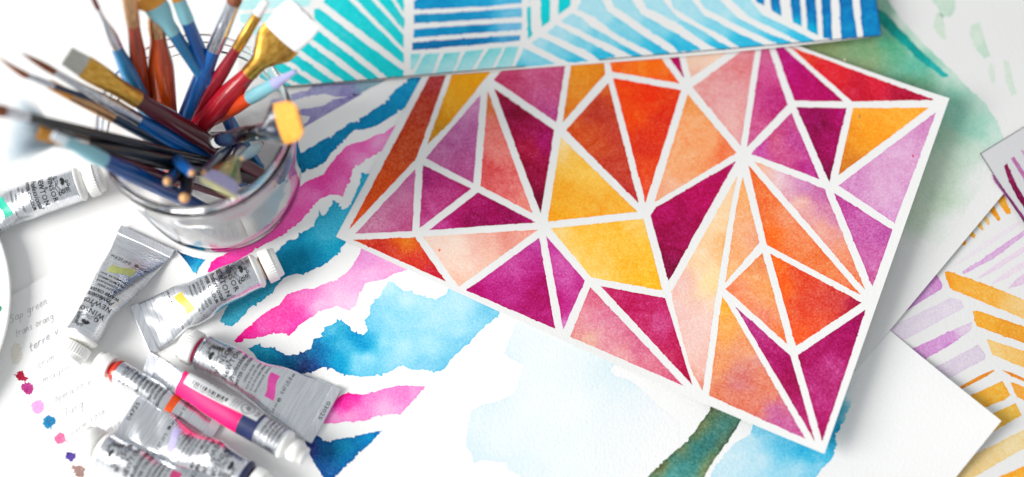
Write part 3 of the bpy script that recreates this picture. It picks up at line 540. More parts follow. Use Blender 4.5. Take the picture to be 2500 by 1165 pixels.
for L in ([(1290, 386), (1365, 382), (1312, 490), (1290, 500)], [(1390, 386), (1495, 378), (1440, 522), (1312, 532)], [(1530, 380), (1642, 370), (1590, 512), (1465, 522)], [(1680, 366), (1812, 350), (1725, 494), (1610, 506)], [(1845, 348), (1942, 338), (1870, 482), (1752, 492)], [(1965, 336), (2056, 330), (2010, 472), (1893, 486)]):
    z = Z(L); stripe(z, [(z[0][0], z[0][1], (120, 214, 218)), (z[1][0], z[1][1], (150, 222, 224)), (z[2][0], z[2][1], (176, 228, 232)), (z[3][0], z[3][1], (160, 226, 228))], 0.8)
for pts in ([(1287, 18), (1295, 16), (1297, 70), (1300, 84), (1289, 96), (1288, 77)], [(1288, 0), (1297, 0), (1294, 9)], [(1314, 0), (1342, 0), (1343, 51), (1323, 67), (1320, 42), (1321, 12)], [(1362, 0), (1393, 0), (1393, 14), (1364, 36)]):
    stripe(pts, [(pts[0][0], 20, (0, 208, 214)), (pts[0][0], 60, (0, 198, 204))], 0.9)
LB, LP, LD = (128, 212, 232), (172, 224, 236), (44, 184, 222)
for pts in ([(1279, 118), (1357, 156), (1257, 165)], [(1298, 105), (1318, 90), (1380, 120), (1438, 150), (1389, 153), (1308, 113)], [(1335, 80), (1359, 62), (1449, 109), (1505, 137), (1465, 147), (1430, 123), (1338, 82)], [(1370, 52), (1394, 33), (1421, 44), (1442, 65), (1569, 136), (1549, 140), (1500, 114), (1433, 84), (1417, 74)],
            [(1408, 23), (1442, 0), (1451, 2), (1482, 26), (1565, 84), (1639, 132), (1604, 135), (1535, 100), (1495, 77), (1452, 42)], [(1475, 0), (1521, 0), (1562, 32), (1650, 81), (1713, 121), (1655, 127), (1646, 114), (1597, 83), (1526, 33), (1500, 16)], [(1551, 0), (1590, 0), (1650, 40), (1720, 78), (1760, 105), (1790, 119), (1753, 122), (1720, 104), (1650, 53), (1579, 19)],
            [(1625, 0), (1660, 0), (1720, 38), (1790, 75), (1868, 111), (1806, 116), (1760, 85), (1720, 65), (1690, 48), (1645, 20)], [(1685, 0), (1722, 2), (1800, 42), (1870, 80), (1937, 105), (1902, 108), (1850, 85), (1790, 57), (1722, 20)], [(1750, 0), (1803, 0), (1860, 35), (1930, 70), (1990, 100), (1955, 103), (1900, 75), (1830, 42)]):
    a = np.array(pts); i, j = a[:, 0].argmin(), a[:, 1].argmax(); m = a.mean(0)
    stripe(pts, [(a[i, 0], a[i, 1], LP), (m[0]-35, m[1]-22, LP), (m[0], m[1], LB), (m[0]+25, m[1]+15, LB), (a[j, 0], a[j, 1], LD)], 0.9)
for pts in ([(1843, 0), (1864, 0), (1866, 14), (1846, 4)], [(1877, 0), (1900, 0), (1908, 39), (1884, 26)], [(1925, 0), (1951, 0), (1958, 65), (1936, 55)], [(1964, 0), (1989, 0), (1997, 86), (1972, 74)], [(2003, 0), (2027, 0), (2032, 97), (2010, 92)], [(2046, 0), (2076, 0), (2093, 91), (2054, 95), (2051, 35)], [(2096, 0), (2135, 0), (2152, 86), (2107, 91)]):
    x = np.mean([p[0] for p in pts]); b = max(p[1] for p in pts)
    e = (0, 176, 214) if x < 2015 else (0, 128, 190)
    stripe(pts, [(x, 0, (0, 112, 176)), (x, b*0.45, (0, 122, 186)), (x, b-2, e)], 0.8)
def ink_line(pts, w):
    q = densify(np.array(pts, float), 8)[:-3] if len(pts) > 2 else np.linspace(pts[0], pts[1], 60)
    q = q+np.array([[0, 0.5*noise.noise((a*0.05, 3.3, 0))] for a, b in q])
    V, F = ribbon(q, w, lambda v: table_pts(v, lambda x, y: hb(x, y)+0.0003))
    return mesh_obj("ink_outline", V, face_up(V, F), M_ink, SB.root, shade=False)
def card_edge(pts, w):
    V, F = ribbon(np.linspace(pts[0], pts[1], 30), w, lambda v: table_pts(v, SC.h(np.zeros(1), np.zeros(1))[0]+0.0002))
    return mesh_obj("ink_outline", V, face_up(V, F), M_ink, SC.root, shade=False)
card_edge([(2393.5, 375.5), (2545, 613)], 1.6); card_edge([(2393.5, 375), (2553, 277.5)], 1.4)
def be(x): return (x, 217+(x-640)*(87-217)/(2153-640)+0.0)
ink_line([be(641), be(1283)], 2.4); ink_line([be(1462), be(2152)], 2.2); ink_line([(2152.5, 86), (2139, 0)], 1.6)

# ------------------------------------------------------------------ lathe helper along any axis
def frame_of(A, B):
    ax = (B-A)/np.linalg.norm(B-A)
    view = A-ORG; n1 = np.cross(ax, view); n1 /= np.linalg.norm(n1)
    return ax, n1, np.cross(ax, n1)
def loft(name, A, B, st, mat, parent, seg=28, ragged=0.0, cap=True, bend=None, seed=0, rolls=0.0, flute=0):
    """st = [(distance from A, half width, half thickness)]; axis A->B"""
    ax, n1, n2 = frame_of(A, B)
    if rolls:
        c, s_ = math.cos(rolls), math.sin(rolls); n1, n2 = n1*c+n2*s_, n2*c-n1*s_
    rs = np.random.RandomState(seed); V, F, UV = [], [], []
    L = st[-1][0]-st[0][0]
    for i, (d, a, b) in enumerate(st):
        for k in range(seg+1):
            t = 2*math.pi*k/seg
            m = 1.0
            if flute: m = 1.0-0.05*(k % 2)
            p = A+ax*d+n1*a*m*math.cos(t)+n2*b*m*math.sin(t)
            if ragged and i == 0: p = p-ax*ragged*(0.3+0.7*((noise.noise((math.cos(t)*3, math.sin(t)*3, seed))+1)/2))*(1 if k < seg else 1)
            if bend is not None: p = p+bend*((1-(d-st[0][0])/max(L, 1e-6))**2)
            V.append(p); UV.append((k/seg, d))
    n = seg+1
    for i in range(len(st)-1):
        for k in range(seg):
            F.append((i*n+k, i*n+k+1, (i+1)*n+k+1, (i+1)*n+k))
    if cap:
        F.append(tuple(range(seg-1, -1, -1))); F.append(tuple((len(st)-1)*n+k for k in range(seg)))
    V = np.array(V)
    # outward winding
    a, b, c = V[F[0][0]], V[F[0][1]], V[F[0][2]]
    if np.dot(np.cross(b-a, c-a), (a-(A+ax*st[0][0]))+(b-(A+ax*st[0][0]))) < 0: F = [f[::-1] for f in F]
    o = mesh_obj(name, V, F, mat, parent, uvs=UV)
    if cap:
        md = o.modifiers.new("e", 'EDGE_SPLIT'); md.split_angle = math.radians(55)
    return o

# ------------------------------------------------------------------ glass jar
JX, JY = TP(470, 290, 0.090)[:2]; JZ = 0.0013; RIMZ = 0.0905; RIN = 0.0485
M_glass = glass("clear_jar_glass", (1.0, 1.0, 1.0), 1.28)
def jar():
    root = empty("glass_jar", (JX, JY, JZ), "round clear glass jar with a ringed rim holding the brushes", "jar")
    prof = [(0.0, 0.0), (0.030, 0.0), (0.0395, 0.0008), (0.0435, 0.003), (0.0462, 0.0075), (0.0478, 0.014), (0.0492, 0.026), (0.0505, 0.042), (0.0516, 0.056), (0.0522, 0.066), (0.0514, 0.0715), (0.0506, 0.0740), (0.0508, 0.0752), (0.0526, 0.0768), (0.0530, 0.0785), (0.0522, 0.0800), (0.0512, 0.0812), (0.0514, 0.0824), (0.0526, 0.0842), (0.0526, 0.0866), (0.0518, 0.0882), (0.0508, 0.0887), (0.0501, 0.0882), (0.0498, 0.0868), (0.0494, 0.083), (0.0490, 0.077), (0.0491, 0.0735), (0.0500, 0.0685), (0.0504, 0.0625), (0.0500, 0.0560), (0.0489, 0.042), (0.0476, 0.026), (0.0461, 0.0140), (0.0444, 0.0085), (0.0415, 0.0052), (0.038, 0.0036), (0.030, 0.0030), (0.0, 0.0030)]
    seg = 128; V, F = [], []
    for r, z in prof:
        for k in range(seg):
            a = 2*math.pi*k/seg
            w = 0.00018*noise.noise((math.cos(a)*4, math.sin(a)*4, z*90))*(1 if 0.01 < z < 0.072 and r > 0.03 else 0)
            V.append((JX+(r+w)*math.cos(a), JY+(r+w)*math.sin(a), JZ+z))
    for i in range(len(prof)-1):
        for k in range(seg):
            b = (k+1) % seg
            if prof[i][0] == 0: F.append((i*seg, (i+1)*seg+b, (i+1)*seg+k))
            elif prof[i+1][0] == 0: F.append((i*seg+k, i*seg+b, (i+1)*seg))
            else: F.append((i*seg+k, i*seg+b, (i+1)*seg+b, (i+1)*seg+k))
    used = sorted({i for f in F for i in f}); mp = {u: j for j, u in enumerate(used)}
    mesh_obj("jar_body", [V[u] for u in used], [tuple(mp[i] for i in f) for f in F], M_glass, root)
jar()

# ------------------------------------------------------------------ brushes
def lacquer(name, rgb, dark=0.8): 
    c = np.array(rgb); return varied(name, tuple(c*dark), rgb, 3.0, 0.28, 0, 0.6, (1, 14, 1), "UV")
H = {"blue": lacquer("blue_lacquer", (0, 104, 190)), "deepblue": lacquer("deep_blue_lacquer", (0, 82, 160)), "red": lacquer("red_lacquer", (196, 6, 34)), "crimson": lacquer("crimson_lacquer", (166, 4, 34)),
     "orange": varied("orange_varnished_wood", (170, 52, 4), (214, 84, 8), 2.0, 0.3, 0, 0.7, (6, 40, 1), "UV"), "rust": varied("rust_varnished_wood", (120, 30, 8), (186, 66, 22), 2.0, 0.3, 0, 0.7, (5, 30, 1), "UV"),
     "burgundy": lacquer("burgundy_lacquer", (92, 14, 30)), "black": lacquer("black_lacquer", (14, 16, 24)), "navy": lacquer("navy_lacquer", (22, 52, 84)), "sky": lacquer("sky_blue_lacquer", (20, 130, 190))}
METAL = {"gold": varied("brass_ferrule", (196, 140, 52), (240, 190, 96), 4.0, 0.28, 1.0, 0, (8, 60, 1), "UV"), "silver": varied("nickel_ferrule", (176, 178, 186), (226, 228, 234), 4.0, 0.22, 1.0, 0, (8, 60, 1), "UV"),
         "copper": varied("copper_ferrule", (176, 130, 96), (220, 176, 130), 4.0, 0.3, 1.0, 0, (8, 60, 1), "UV"), "aqua": plain("pale_aqua_ferrule", (132, 192, 204), 0.3, 0.0, 0.4), "olive": varied("olive_brass_ferrule", (150, 136, 84), (206, 178, 110), 4.0, 0.3, 1.0, 0, (8, 60, 1), "UV")}
def hairs(name, a, b, rough=0.55): return varied(name, a, b, 6.0, rough, 0, 0, (14, 30, 1), "UV", (0.6, 0.0006))
HAIR = {"brown": hairs("sable_hair", (92, 40, 14), (158, 84, 40)), "white": hairs("white_nylon_hair", (222, 220, 220), (246, 245, 244)), "grey": hairs("grey_hair", (164, 164, 156), (204, 202, 192)), "golden": hairs("golden_nylon_hair", (196, 122, 24), (236, 164, 56)),
        "orange": hairs("orange_nylon_hair", (240, 148, 40), (255, 180, 76)), "mist": hairs("pale_blue_white_hair", (206, 220, 228), (238, 242, 244)), "lilac": hairs("lilac_stained_hair", (150, 150, 206), (190, 190, 226)), "tan": hairs("tan_hair", (176, 152, 118), (214, 196, 160)), "dark": hairs("dark_red_hair", (84, 24, 30), (130, 60, 60))}
def soft_hair(name, rgb):
    m, nt, N, L, p = new_mat(name)
    p.inputs["Base Color"].default_value = (*lin(rgb), 1); p.inputs["Roughness"].default_value = 0.5
    t = N.new("ShaderNodeBsdfTranslucent"); t.inputs["Color"].default_value = (*lin(rgb), 1)
    mx = N.new("ShaderNodeMixShader"); mx.inputs[0].default_value = 0.5
    L.new(p.outputs[0], mx.inputs[1]); L.new(t.outputs[0], mx.inputs[2]); L.new(mx.outputs[0], N["Material Output"].inputs["Surface"])
    return m
HAIR["mist"] = soft_hair("pale_mist_hair", (236, 243, 247))
M_clear = glass("clear_acrylic", (0.98, 0.985, 0.99), 1.49)
M_wood = varied("raw_wood_tip", (214, 150, 88), (240, 190, 130), 3.0, 0.5, 0, 0, (6, 40, 1), "UV")
RIM_C = np.array([JX, JY])
def solve_tip(tip, low, zlow, extra=0.0):
    """height of the tip so that the brush passes just over the jar's rim and stands on its floor"""
    B = TP(low[0], low[1], zlow)
    off = B[:2]-RIM_C; r = np.linalg.norm(off)
    if r > 0.0395: B[:2] = RIM_C+off*0.0395/r
    lo, hi = 0.03, 0.30
    for _ in range(40):
        z = (lo+hi)/2; A = TP(tip[0], tip[1], z)
        ts = np.linspace(0, 1, 400)[:, None]; q = B+(A-B)*ts
        rr = np.hypot(q[:, 0]-JX, q[:, 1]-JY); k = np.argmax(rr > RIN)
        zr = q[k, 2] if rr.max() > RIN else 0.2
        if zr < JZ+RIMZ+extra: lo = z
        else: hi = z
    return TP(tip[0], tip[1], hi), B
def hairs_fan(name, A, B, d1, r0, r1, th, mat, parent, n, seed):
    """loose hairs spreading from the ferrule to a wide soft fan"""
    ax, n1, n2 = frame_of(A, B); rs = random.Random(seed); V, F, UV = [], [], []
    for i in range(n):
        t = rs.uniform(-1, 1); q = rs.uniform(-1, 1); e = t*0.9+rs.gauss(0, 0.13); ln = d1*(1-rs.uniform(0.0, 0.28)); w = 0.00016
        base = A+ax*d1+n1*r1*t*0.9+n2*th*q*0.8; tip = A+ax*(d1-ln)+n1*r0*e+n2*(th*q*1.2+rs.gauss(0, 0.002))
        mid = base*0.5+tip*0.5-n1*(r0*e-r1*t)*0.10
        sd_ = np.array([rs.uniform(-1, 1)*n1+rs.uniform(-1, 1)*n2 for _ in range(1)])[0]; sd_ /= np.linalg.norm(sd_)
        o = len(V)
        for p, k in ((base, 1.3), (mid, 1.0), (tip, 0.4)): V += [p-sd_*w*k, p+sd_*w*k]; UV += [(i/n, 0), (i/n, 0.01)]
        F += [(o, o+1, o+3, o+2), (o+2, o+3, o+5, o+4)]
    return mesh_obj(name, V, F, mat, parent, uvs=UV)
def brush(label, tip, low, s1, s2, w0, w1, w2, w3, hair, ferrule, handle, flatb=0.0, extra=0.0, zlow=0.010, wmax=None, bend=None, rag=0.0, tipw=None, ztip=None, band=True, strands=0, rnd=0.0):
    """tip/low: ends on the plan; s1, s2: where hair meets ferrule and ferrule meets handle; w*: widths there"""
    A, B = solve_tip(tip, low, zlow, extra)
    if ztip is not None: A = TP(tip[0], tip[1], ztip)
    L = np.linalg.norm(B-A); ax = (B-A)/L
    ts = np.linspace(0, 1, 600); prj = np.array([to_plan(A+(B-A)*t) for t in ts])
    def at(p): return L*ts[np.argmin(((prj-np.array(p))**2).sum(1))]
    d1, d2 = at(s1), at(s2)
    u = lambda d, w: px_size(A+ax*d)*w/2
    root = empty("paint_brush", tuple(B), label, "brush", "paint brushes standing in the glass jar")
    sd = len(bpy.data.objects)
    r0, r1, r2 = u(0, w0), u(d1, w1), u(d2, w2)
    th1 = r1*(1-flatb); th2 = r2
    bw = np.array(bend) if bend is not None else None
    # hair
    st = []
    for t in np.linspace(0, 1, 9):
        if flatb > 0: a = (r0+(r1-r0)*t)*(1-rnd*max(0.0, 1-t/0.45)**2); b = th1*(0.35+0.65*t)
        else:
            k = math.sin(min(1, t*1.15)*math.pi/2)**0.8; a = b = max(r0*0.5, r1*k*(1.06 if t < .9 else 1))
        st.append((d1*t*1.01, a, b))
    if hair and strands:
        hairs_fan("bristles", A, B, d1, r0, r1, th1, HAIR[hair], root, strands, sd)
    elif hair: loft("bristles", A, B, st, HAIR[hair], root, 32, rag, bend=bw, seed=sd)
    # ferrule
    if ferrule:
        fs = []
        for t in np.linspace(0, 1, 12):
            a = r1+(r2-r1)*smooth(0.15, 0.75, t); b = th1+(th2-th1)*smooth(0.1, 0.7, t)
            ridge = 1.05 if (band and 6 <= t*11 <= 9 and int(t*11) % 2 == 0) else 1.0
            fs.append((d1+(d2-d1)*t, a*1.05*ridge, b*1.05*ridge))
        f = loft("ferrule", A, B, fs, METAL[ferrule] if isinstance(ferrule, str) else ferrule, root, 32, seed=sd)
        if band:
            rr = r2*1.09
            for q in (0.80, 0.88):
                dd = d1+(d2-d1)*q
                loft("crimp_ring", A, B, [(dd-0.0005, rr*0.98, rr*0.98), (dd-0.0002, rr*1.02, rr*1.02), (dd+0.0002, rr*1.02, rr*1.02), (dd+0.0005, rr*0.98, rr*0.98)], METAL[ferrule] if isinstance(ferrule, str) else ferrule, f, 24)
    # handle: swelling then a long taper
    hm = H[handle] if isinstance(handle, str) else handle
    wm = u(d2, wmax) if wmax else r2*1.12
    re = u(L, w3) if w3 else wm*0.45
    hs = []
    for t in np.linspace(0, 1, 22):
        if t < 0.22: r = r2*0.97+(wm-r2*0.97)*smooth(0, 0.22, t)
        else: r = wm+(re-wm)*((t-0.22)/0.78)**1.5
        hs.append((d2+(L-d2)*t, r, r))
    hs.append((L+re*0.5, re*0.6, re*0.6))
    loft("handle", A, B, hs, hm, root, 28)
    return root
brush("thin brush with slim dark red hair and sky blue handle at the jar's back left", (205, -50), (440, 440), (238, 22), (277, 118), 3, 12, 30, 24, "dark", "silver", "sky", wmax=44)
brush("rust brown varnished brush with copper ferrule at the back of the jar", (300, -120), (378, 430), (311, -15), (319, 60), 34, 36, 32, 26, "golden", "copper", "rust", 0.35, wmax=42, extra=0.004)
brush("broad orange varnished handle standing upright at the back of the jar", (372, -40), (422, 450), (379, 20), (386, 86), 46, 36, 40, 34, "golden", "copper", "orange", 0.3, wmax=64, extra=0.003)
brush("blue brush with pale aqua ferrule leaning behind the orange handle", (362, -14), (640, 412), (377, 14), (416, 85), 120, 58, 34, 14, "golden", "aqua", "sky", 0.5, wmax=30, band=False, extra=0.010)
brush("second blue brush with aqua ferrule, nearest the jar's back rim", (420, -40), (612, 435), (432, 2), (456, 52), 30, 32, 34, 14, "golden", "aqua", "deepblue", 0.3, wmax=36, band=False, extra=0.006)
brush("bright blue brush with a long silver ferrule beside the crimson brushes", (590, -40), (388, 440), (572, 8), (536, 126), 14, 34, 36, 24, "brown", "silver", "blue", wmax=44, extra=0.002)
brush("slim crimson brush with brass ferrule and small white tip", (650, 2), (388, 428), (628, 36), (580, 117), 18, 24, 26, 20, "white", "gold", "crimson", 0.3, wmax=34, extra=0.001)
brush("large red brush with wide white flat hair and broad brass ferrule", (738, 38), (372, 430), (686, 92), (604, 172), 116, 104, 40, 24, "white", "gold", "red", 0.82, wmax=56, rag=0.004, rnd=0.12)
brush("curved pointed sable brush at the far left with silver ferrule", (22, 168), (640, 405), (62, 196), (128, 216), 4, 16, 18, 12, "brown", "silver", "navy", bend=(-0.006, 0.006, 0.002), wmax=20, extra=0.003, band=False)
brush("flat golden hair brush with dull brass ferrule and dark navy handle", (122, 206), (590, 452), (175, 234), (276, 286), 24, 26, 26, 12, "golden", "copper", "navy", 0.6, wmax=28, extra=0.001, band=False, rag=0.001)
brush("long pointed sable brush with slim brass and silver ferrule, blue handle", (50, 128), (600, 446), (137, 168), (336, 293), 3, 18, 34, 24, "brown", "silver", "blue", wmax=42, extra=0.006)
brush("burgundy brush with fanned grey flat hair and gold ferrule", (165, 138), (650, 436), (206, 162), (333, 248), 50, 56, 42, 34, "grey", "gold", "burgundy", 0.75, wmax=48, extra=0.010, band=False, rag=0.001)
brush("black brush with a wide misty white mop head hanging over the left", (16, 312), (640, 442), (146, 288), (216, 303), 190, 44, 42, 26, "mist", "silver", "black", 0.75, wmax=52, extra=0.0, strands=900)
brush("brush with a brown rounded tip poking in at the left edge", (-34, 262), (640, 424), (12, 264), (70, 272), 26, 30, 26, 12, "brown", "silver", "black", wmax=26, extra=0.012, band=False)
brush("small gold brush with splayed golden hair and dark red handle", (100, 326), (600, 498), (150, 334), (233, 356), 34, 24, 20, 12, "golden", "gold", "burgundy", 0.4, wmax=22, rag=0.002, band=False)
brush("blue brush with pale aqua ferrule resting on the jar's left front", (128, 330), (520, 520), (160, 344), (254, 388), 20, 26, 38, 26, "mist", "aqua", "deepblue", 0.3, wmax=46, band=False, extra=0.0)
M_redor = plain("orange_red_grip", (226, 74, 24), 0.35, 0, 0.5)
brush("short brush with lilac stained tip and orange red grip over the right rim", (722, 174), (430, 345), (668, 206), (612, 238), 10, 30, 34, 14, "lilac", "aqua", M_redor, 0.4, wmax=38, extra=0.004)
brush("clear acrylic brush with a broad bright orange flat head at the right rim", (732, 290), (430, 372), (684, 296), (640, 312), 98, 104, 30, 20, "orange", "silver", M_clear, 0.80, wmax=40, extra=0.012, rnd=0.35)
brush("clear acrylic brush with a slim grey head under the orange flat head", (716, 330), (440, 336), (690, 328), (640, 328), 22, 26, 24, 16, "grey", "silver", M_clear, 0.3, wmax=32, extra=0.002)
# brushes standing head down: only their handle ends are seen, leaning on the front rim
def handle_up(label, end, low, zend, w_end, w_mid, mat, tipmat=M_wood, tipw=0.7):
    A = TP(end[0], end[1], zend); B = TP(low[0], low[1], 0.012)
    off = B[:2]-RIM_C; r = np.linalg.norm(off)
    if r > 0.0395: B[:2] = RIM_C+off*0.0395/r
    root = empty("paint_brush", tuple(B), label, "brush", "paint brushes standing in the glass jar")
    L = np.linalg.norm(B-A); s = px_size(A)/2
    loft("handle", A, B, [(0.0022, w_end*s*0.62, w_end*s*0.62), (0.0045, w_end*s*0.84, w_end*s*0.84), (0.012, w_end*s, w_end*s), (L*0.35, w_mid*s, w_mid*s), (L*0.65, w_mid*s*1.1, w_mid*s*1.1), (L-0.03, w_mid*s*0.7, w_mid*s*0.7)], mat, root, 24)
    loft("handle_tip", A, B, [(0.0, w_end*s*0.2, w_end*s*0.2), (0.0005, w_end*s*tipw*0.5, w_end*s*tipw*0.5), (0.0023, w_end*s*tipw*0.86, w_end*s*tipw*0.86)], tipmat, root, 24)
    loft("ferrule", A, B, [(L-0.03, w_mid*s*0.72, w_mid*s*0.72), (L-0.012, w_mid*s*0.7, w_mid*s*0.7)], METAL["silver"], root, 24)
    loft("bristles", A, B, [(L-0.012, w_mid*s*0.66, w_mid*s*0.66), (L-0.004, w_mid*s*0.6, w_mid*s*0.6), (L, w_mid*s*0.2, w_mid*s*0.2)], HAIR["brown"], root, 24)
    return root
handle_up("upturned dark teal brush handle end, leftmost at the jar's front", (408, 444), (452, 402), 0.098, 34, 34, H["navy"])
handle_up("upturned bright blue brush handle with orange wood end in the jar's middle", (470, 424), (392, 360), 0.104, 28, 34, H["blue"])
handle_up("upturned black brush handle with pale orange wood end at the front rim", (450, 486), (464, 400), 0.100, 32, 34, H["black"], tipw=0.9)
handle_up("upturned grey blue brush handle beside the chisel ended brush", (496, 424), (580, 340), 0.098, 24, 30, H["navy"])
handle_up("small upturned aqua brush handle close to the jar's right side", (590, 388), (640, 350), 0.096, 18, 26, METAL["aqua"])
fb = brush("flat brush leaning to the front with tan ferrule and pale yellow edge", (533, 462), (600, 345), (546, 432), (566, 396), 104, 76, 40, 18, "lilac", "olive", "burgundy", 0.8, wmax=40, ztip=0.112, zlow=0.012, band=False)
fA = TP(533, 462, 0.112); fB = np.array(fb.location); fu = px_size(fA)/2
loft("stained_edge", fA, fB, [(-0.0010, 100*fu, 4*fu), (0.0004, 106*fu, 8*fu), (0.0030, 104*fu, 10*fu)], hairs("pale_yellow_stained_hair", (214, 212, 130), (238, 236, 186)), fb, 32)

# ------------------------------------------------------------------ paint tubes
def foil(name, rough, tone=(206, 208, 214)):
    m, nt, N, L, p = new_mat(name)
    p.inputs["Metallic"].default_value = 1.0
    tc = N.new("ShaderNodeTexCoord")
    mp = N.new("ShaderNodeMapping"); mp.inputs["Scale"].default_value = (160, 9, 1)
    a = N.new("ShaderNodeTexNoise"); a.inputs["Scale"].default_value = 6.0; a.inputs["Detail"].default_value = 4.0
    L.new(tc.outputs["UV"], mp.inputs["Vector"]); L.new(mp.outputs[0], a.inputs["Vector"])
    r = N.new("ShaderNodeValToRGB"); c = lin(tone)
    r.color_ramp.elements[0].position = 0.3; r.color_ramp.elements[1].position = 0.7
    r.color_ramp.elements[0].color = (*(c*0.86), 1); r.color_ramp.elements[1].color = (*np.minimum(c*1.08, 1), 1)
    L.new(a.outputs["Fac"], r.inputs[0]); L.new(r.outputs[0], p.inputs["Base Color"])
    rr = N.new("ShaderNodeMapRange"); rr.inputs[3].default_value = rough-0.06; rr.inputs[4].default_value = rough+0.14
    L.new(a.outputs["Fac"], rr.inputs[0]); L.new(rr.outputs[0], p.inputs["Roughness"])
    b = N.new("ShaderNodeTexNoise"); b.inputs["Scale"].default_value = 120.0; b.inputs["Detail"].default_value = 2.0
    L.new(tc.outputs["Object"], b.inputs["Vector"])
    bm = N.new("ShaderNodeBump"); bm.inputs["Strength"].default_value = 0.10; bm.inputs["Distance"].default_value = 0.0006
    L.new(b.outputs["Fac"], bm.inputs["Height"])
    vo = N.new("ShaderNodeTexVoronoi"); vo.inputs["Scale"].default_value = 60.0; vo.inputs["Randomness"].default_value = 1.0
    L.new(tc.outputs["Object"], vo.inputs["Vector"])
    b2 = N.new("ShaderNodeBump"); b2.inputs["Strength"].default_value = 0.28; b2.inputs["Distance"].default_value = 0.0016
    L.new(vo.outputs["Distance"], b2.inputs["Height"]); L.new(bm.outputs[0], b2.inputs["Normal"]); L.new(b2.outputs[0], p.inputs["Normal"])
    return m
M_foil = foil("brushed_aluminium_foil", 0.25, (230, 232, 236))
M_crimp = foil("crimped_aluminium", 0.34, (222, 224, 229))
M_cap = plain("white_cap_plastic", (244, 243, 240), 0.4, b=(400.0, 0.05, 0.0004))
M_print = plain("black_print", (26, 26, 30), 0.5)
M_label = plain("white_label_print", (222, 222, 224), 0.6, spec=0.2)
class Tube:
    def __init__(s, label, neck, tail, w_neck, w_tail, zb=0.0014, tail_z=0.0, roll=0.0, wr=0.0006, seed=1, flat_from=0.22, cap_len=0.0095, cap_r=0.9, crimp=0.0055, neck_mat=None, R=None):
        z0 = zb+0.009
        A = TP(neck[0], neck[1], z0); B = TP(tail[0], tail[1], zb+tail_z+0.002)
        s.R = R or px_size(A)*w_neck/2; s.aT = px_size(B)*w_tail/2
        s.A = A[:2]; s.L = np.linalg.norm(B[:2]-A[:2]); s.d = (B[:2]-A[:2])/s.L; s.r = np.array([-s.d[1], s.d[0]])
        s.zb, s.tz, s.roll, s.wr, s.seed, s.ff, s.crimp = zb, tail_z, roll, wr, seed*3.7, flat_from, crimp
        s.root = empty("paint_tube", (A[0], A[1], zb), label, "paint tube", "metal tubes of watercolour paint")
        s.cache = {}
        nu, nv = 60, 64; V, F, UV = [], [], []
        us = np.linspace(0, s.L-crimp*0.9, nu)
        for u in us:
            per = s.table(u)[2]
            for k in range(nv):
                v = (k/nv-0.5)*per
                V.append(s.pt(u, v)); UV.append((u, v))
        for i in range(nu-1):
            for k in range(nv): F.append((i*nv+k, i*nv+(k+1) % nv, (i+1)*nv+(k+1) % nv, (i+1)*nv+k))
        F.append(tuple(range(nv-1, -1, -1)))
        F = [f[::-1] for f in F] if s.sign(V, F) < 0 else F
        s.body = mesh_obj("tube_body", V, F, M_foil, s.root, uvs=UV)
        # crimped tail
        V, F = [], []
        ua, ub = s.L-crimp, s.L
        for u in (ua, ub):
            for sx in (-1, 1):
                for up in (-1, 1):
                    V.append(s.flat_pt(u, sx*s.aT*1.015, up*0.0012))
        F = [(0, 1, 3, 2), (4, 6, 7, 5), (0, 4, 5, 1), (2, 3, 7, 6), (0, 2, 6, 4), (1, 5, 7, 3)]
        o = mesh_obj("crimped_tail", V, F, M_crimp, s.root, shade=False, uvs=[(p[0], p[1]) for p in np.array(V)])
        bv = o.modifiers.new("b", 'BEVEL'); bv.width = 0.0004; bv.segments = 2
        # shoulder, neck and cap
        C0 = np.array([s.A[0], s.A[1], s.center(0)[0]]); C1 = C0-np.array([s.d[0], s.d[1], 0])*0.05
        R = s.R
        loft("shoulder", C0, C1, [(-0.0003, R*1.03, R*1.03), (0.0008, R*1.03, R*1.03), (0.0022, R*0.9, R*0.9), (0.0034, R*0.62, R*0.62), (0.0055, R*0.6, R*0.6)], neck_mat or M_cap, s.root, 40)
        rc = R*cap_r; q = 0.0046
        loft("screw_cap", C0, C1, [(q, rc*0.97, rc*0.97), (q+0.0006, rc*1.02, rc*1.02), (q+cap_len*0.62, rc, rc), (q+cap_len*0.66, rc*0.9, rc*0.9), (q+cap_len*0.95, rc*0.86, rc*0.86), (q+cap_len, rc*0.8, rc*0.8)], M_cap, s.root, 72, flute=1)
        s.C0, s.C1 = C0, C1
    def sign(s, V, F):
        f = F[0]; a, b, c = V[f[0]], V[f[1]], V[f[2]]
        return np.dot(np.cross(b-a, c-a), a-np.array([s.A[0], s.A[1], s.center(0)[0]]))
    def ab(s, u):
        t = smooth(s.ff, 0.97, u/s.L); t2 = smooth(s.ff, 1.0, u/s.L)
        return s.R+(s.aT-s.R)*t2, s.R+(0.0011-s.R)*t
    def center(s, u):
        a, b = s.ab(u); t = u/s.L; ro = s.roll*smooth(0.1, 0.95, t)
        lift = abs(math.sin(ro))*a+b*abs(math.cos(ro))
        return s.zb+max(lift, b)+s.tz*t*t, ro
    def table(s, u):
        k = round(u*4000)
        if k not in s.cache:
            a, b = s.ab(u); th = np.linspace(-math.pi, math.pi, 161)
            x, z = a*np.sin(th), b*np.cos(th)
            ds = np.hypot(np.diff(x), np.diff(z)); arc = np.concatenate([[0], np.cumsum(ds)])
            s.cache[k] = (arc-arc[-1]/2, th, arc[-1])
        return s.cache[k]
